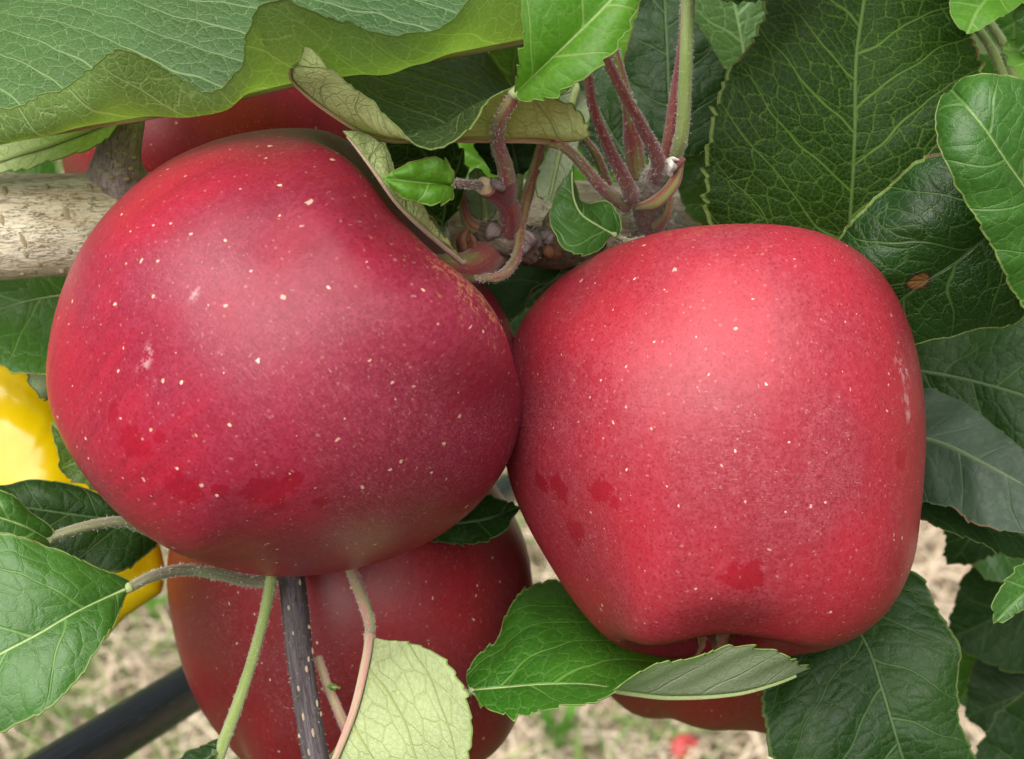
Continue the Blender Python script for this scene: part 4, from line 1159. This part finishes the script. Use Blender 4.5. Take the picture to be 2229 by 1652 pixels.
# right edge
leaf([(1900, 930, 330), (2050, 965, 322), (2200, 1040, 316), (2380, 1140, 316)], [(1950, 850, 334), (2040, 850, 330), (2130, 900, 324), (2229, 985, 318), (2330, 1080, 316)],
     [(1960, 1060, 326), (2030, 1098, 322), (2075, 1105, 319), (2110, 1135, 317), (2170, 1152, 315), (2229, 1160, 314), (2320, 1170, 315)], ML['dull'], tooth=0.4, label='dull grey green leaf at the right edge beside the right apple', seed=40)
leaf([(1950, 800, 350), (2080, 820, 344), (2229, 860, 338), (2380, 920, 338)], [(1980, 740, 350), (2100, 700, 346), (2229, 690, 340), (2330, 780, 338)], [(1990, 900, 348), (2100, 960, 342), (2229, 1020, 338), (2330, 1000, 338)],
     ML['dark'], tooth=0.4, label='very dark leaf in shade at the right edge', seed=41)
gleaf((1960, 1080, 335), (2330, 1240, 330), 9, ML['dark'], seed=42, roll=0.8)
gleaf((2080, 1150, 420), (2250, 1240, 420), 11, ML['mid'], seed=43, roll=0.5)
leaf([(2330, 1230, 312), (2250, 1275, 309), (2200, 1320, 307), (2163, 1357, 306)], [(2330, 1290, 311), (2270, 1320, 309), (2225, 1330, 307), (2190, 1348, 306)], [(2290, 1205, 311), (2229, 1226, 309), (2183, 1270, 307), (2163, 1320, 306)],
     ML['mid'], tooth=0.5, label='small green leaf tip at the right edge below the dull leaf', seed=44)
gleaf((2300, 1250, 430), (2060, 1390, 425), 18, ML['dark'], seed=45, roll=0.4)
gleaf((2330, 1330, 450), (2050, 1500, 440), 26, ML['mid'], seed=46, roll=0.5, label='green leaf out of focus in the lower right corner')
gleaf((2350, 1480, 430), (2100, 1560, 430), 18, ML['dark'], seed=47, roll=-0.2)
gleaf((2380, 1600, 400), (2100, 1700, 390), 16, ML['dark'], seed=48, roll=0.2)
gleaf((2130, 1080, 400), (2060, 1230, 400), 8, ML['dark'], seed=49, roll=0.6)
# foliage behind, farther off
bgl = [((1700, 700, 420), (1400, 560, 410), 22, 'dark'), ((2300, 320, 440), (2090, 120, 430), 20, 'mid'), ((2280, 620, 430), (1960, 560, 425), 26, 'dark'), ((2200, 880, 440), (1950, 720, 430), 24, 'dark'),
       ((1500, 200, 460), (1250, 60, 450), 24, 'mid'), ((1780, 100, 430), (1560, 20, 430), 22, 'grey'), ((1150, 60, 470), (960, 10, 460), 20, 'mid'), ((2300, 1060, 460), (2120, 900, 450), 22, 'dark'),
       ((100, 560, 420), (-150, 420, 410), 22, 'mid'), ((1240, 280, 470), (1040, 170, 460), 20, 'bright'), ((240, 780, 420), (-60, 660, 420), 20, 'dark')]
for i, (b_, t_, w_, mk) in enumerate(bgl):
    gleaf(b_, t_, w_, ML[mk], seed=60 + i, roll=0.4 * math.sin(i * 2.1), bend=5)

for (b_, t_, w_, mk, sd_) in [((1180, 420, 440), (960, 300, 430), 16, 'bright', 90), ((1260, 260, 430), (1060, 120, 425), 15, 'bright', 91), ((1330, 620, 420), (1020, 700, 410), 20, 'dark', 92), ((1480, 480, 430), (1240, 380, 425), 14, 'bright', 93),
                              ((1130, 130, 400), (1010, 150, 395), 8, 'mid', 94), ((1440, 60, 420), (1330, 180, 415), 14, 'bright', 95)]:
    gleaf(b_, t_, w_, ML[mk], seed=sd_, roll=0.1)
for (b_, t_, w_, sd_) in [((1260, 420, 540), (1020, 360, 530), 22, 70), ((1420, 400, 520), (1230, 260, 515), 22, 71), ((1180, 230, 560), (1000, 120, 550), 22, 72), ((1420, 230, 540), (1250, 90, 530), 22, 73)]:
    gleaf(b_, t_, w_, ML['bright'], seed=sd_, roll=-0.25)
# unseen leaves added over the top edge to shade the left apple
gleaf((1000, -420, 222), (80, -410, 205), 24, ML['mid'], seed=96, roll=0.1, bend=-4)
gleaf((950, -680, 205), (150, -660, 188), 24, ML['mid'], seed=97, roll=0.3)
gleaf((1100, -560, 250), (300, -540, 235), 22, ML['mid'], seed=87, roll=0.5)
gleaf((200, -430, 215), (-420, -380, 205), 22, ML['mid'], seed=85, roll=0.2)
gleaf((60, -820, 215), (900, -880, 190), 24, ML['mid'], seed=86, roll=0.3)
for (b_, t_, w_, sd_) in [((1930, -330, 290), (1350, -270, 262), 20, 98), ((2120, -430, 285), (1560, -500, 258), 21, 99), ((2080, -560, 230), (1500, -450, 214), 20, 88), ((1850, -700, 250), (1350, -760, 232), 20, 89)]:  # added out of view to shade the large leaves at the right
    gleaf(b_, t_, w_, ML['mid'], seed=sd_, roll=0.2)
# unseen crown leaves added above and to the right to block light
g_ = np.random.default_rng(21)
for i in range(34):
    if i < 20:
        u, v, d = g_.uniform(1350, 2700), g_.uniform(-700, -150), g_.uniform(300, 470)
    else:
        u, v, d = g_.uniform(2420, 2900), g_.uniform(-100, 1500), g_.uniform(290, 440)
    a = g_.uniform(0, 6.28)
    gleaf((u, v, d), (u + math.cos(a) * 330, v + math.sin(a) * 330, d + g_.uniform(-30, 20)), g_.uniform(17, 24), ML['dark' if i % 3 else 'mid'], seed=100 + i, roll=g_.uniform(-0.9, 0.9))

# ------------------------------------------------------------------ water drop
def drop(u, v, d, r, label):
    m = new_mat('water')
    out(principled(Base_Color=(0.95, 1.0, 0.97), Roughness=0.02, IOR=1.33, Transmission_Weight=0.95))
    c = pt(u, v, d)
    V = []
    nr, nc = 12, 18
    for i in range(nr + 1):
        a = math.pi * i / nr
        for j in range(nc):
            b_ = 2 * math.pi * j / nc
            V.append((math.sin(a) * math.cos(b_), math.sin(a) * math.sin(b_), math.cos(a) * 0.8))
    V = np.array(V) * r * 0.001
    V = c + V @ RC.T
    build('water_drop', V, grid_faces(nr + 1, nc, True)[:, ::-1], m, None, c, label=label, category='water drop')
drop(1684, 1606, 312.5, 1.1, 'clear water drop on the edge of the large dark lower right leaf')

# ------------------------------------------------------------------ irrigation pipe
mp = new_mat('black_polythene')
X_, A_, _z = sep(attr('tb'))
_n = noise(vec(X_ * 0.02, A_ * 6.0, _z * 6.0), 2.0, 4.0)
out(principled(Base_Color=mixc(sm(_n, 0.4, 0.7), (0.010, 0.012, 0.016), (0.022, 0.025, 0.032)), Roughness=mixf(_n, 0.16, 0.34), Specular_IOR_Level=0.5, Normal=bump(_n, 0.0003)))
pa, pb = pt(240, 1606, 440), pt(1105, 1066, 740)
dirp = pb - pa
tube('irrigation_pipe', [pa - dirp * 1.2, pa - dirp * 0.4, pa, pa + dirp * 0.5, pb, pb + dirp * 0.8, pb + dirp * 2.0], (6.9,) * 7, mp, None, 60, 28, world_pts=True,
     label='black plastic irrigation pipe running below the apples', category='pipe')

# ------------------------------------------------------------------ yellow plastic bag
def yellow_bag():
    m = new_mat('yellow_plastic')
    p = obj_pos()
    n1 = noise(p, 60.0, 3.0)
    out(principled(Base_Color=mixc(n1, (0.62, 0.42, 0.001), (0.67, 0.48, 0.002)), Roughness=0.20, Specular_IOR_Level=0.5, Normal=bump(n1, 0.0006), Subsurface_Weight=0.1, Subsurface_Scale=0.004, Subsurface_Radius=(1, .7, .1)))
    O = np.array([(-330, 760), (-150, 735), (0, 782), (60, 812), (120, 850), (190, 930), (270, 1040), (330, 1140), (350, 1190), (362, 1245), (352, 1290), (310, 1318), (270, 1345), (228, 1394), (150, 1370), (20, 1320), (-150, 1290), (-330, 1200), (-380, 980)], float)
    c = np.array([40.0, 1050.0])
    n = 140
    k = np.linspace(0, len(O), n, endpoint=False)
    Oc = np.vstack([O, O[:1]])
    ring = np.stack([np.interp(k, np.arange(len(O) + 1), Oc[:, 0]), np.interp(k, np.arange(len(O) + 1), Oc[:, 1])], 1)
    nr = 26
    V = []
    g = np.random.default_rng(4)
    ph = g.uniform(0, 6.28, 12); fr = g.uniform(0.006, 0.03, 12); an = g.uniform(0, 3.14, 12)
    def crumple(q):
        h = np.zeros(len(q))
        for a, f, b_ in zip(an, fr, ph):
            h += np.abs(np.sin((q[:, 0] * math.cos(a) + q[:, 1] * math.sin(a)) * f + b_)) * 0.011 / f ** 0.6 * 0.1
        return h
    for side in (0, 1):
        for i in range(nr + 1):
            r = math.sin(i / nr * math.pi / 2) if side == 0 else math.cos(i / nr * math.pi / 2)
            hgt = math.sqrt(max(0, 1 - r * r))
            q = c + (ring - c) * r
            cr = crumple(q)
            dep = 372 - (hgt * 16 + (cr * 26 - 6) * min(1, hgt * 2)) if side == 0 else 372 + hgt * 14 + cr * 4
            dep = np.broadcast_to(dep, (n,))
            for (u, v), d in zip(q, dep):
                V.append(pt(u, v, d))
    F = grid_faces(2 * (nr + 1), n, True)
    build('plastic_bag', np.array(V), F, m, None, None, label='crumpled glossy yellow plastic bag hanging behind the leaves at the left', category='plastic bag')
yellow_bag()

# ------------------------------------------------------------------ things on the ground
def on_ground(u, v, z=0.0):
    a = pt(u, v, 1000.0)
    d = a - CAM_LOC
    return CAM_LOC + d * ((z - CAM_LOC[2]) / d[2])
def ground_plant(u, v, h, nb, label, seed):
    g = np.random.default_rng(seed)
    p = on_ground(u, v)
    root = empty('weed', p, label=label, category='weed')
    for i in range(nb):
        a = g.uniform(0, 6.28); ln = h * g.uniform(0.6, 1.0)
        C = spline(np.array([p, p + np.array([math.cos(a) * 0.1 * ln, math.sin(a) * 0.1 * ln, ln * 0.5]), p + np.array([math.cos(a) * 0.35 * ln, math.sin(a) * 0.35 * ln, ln])]), 10)
        sd = np.array([-math.sin(a), math.cos(a), 0])
        w = np.sin(np.linspace(0.15, 1, 10) * math.pi * 0.98) * 0.009
        V = np.concatenate([C + sd * w[:, None], C + np.array([0, 0, -0.002]), C - sd * w[:, None]])
        F = [[j, j + 1, j + 11, j + 10] for j in range(9)] + [[j + 10, j + 11, j + 21, j + 20] for j in range(9)]
        build('blade', V, F, WEED, root, p)
    return root
WEED = island_mat('weed_green', [(0.09, 0.26, 0.03), (0.14, 0.33, 0.05)], 0.5, 0.3)
ground_plant(1212, 1640, 0.09, 7, 'bright green weed on the dry grass left of the fallen red apple', 5)
ground_plant(345, 1360, 0.05, 6, 'low green weed on the dry grass above the irrigation pipe', 6)
fp = on_ground(1490, 1640)
fq = RC.T @ (fp - CAM_LOC) * 1000
apple((1490, 1635, -fq[2] - 15), 17.0, (0.4, 0.3, 0.6), dict(name='apple_skin_fallen', seed=6, red=(0.42, 0.03, 0.03), deep=(0.30, 0.02, 0.02), bloom=(0.5, 0.2, 0.2), bloom_amt=0.3),
      'small fallen red apple out of focus on the dry grass', seed=20, nph=40, nth=48, stem_r=(1, 1, 1))
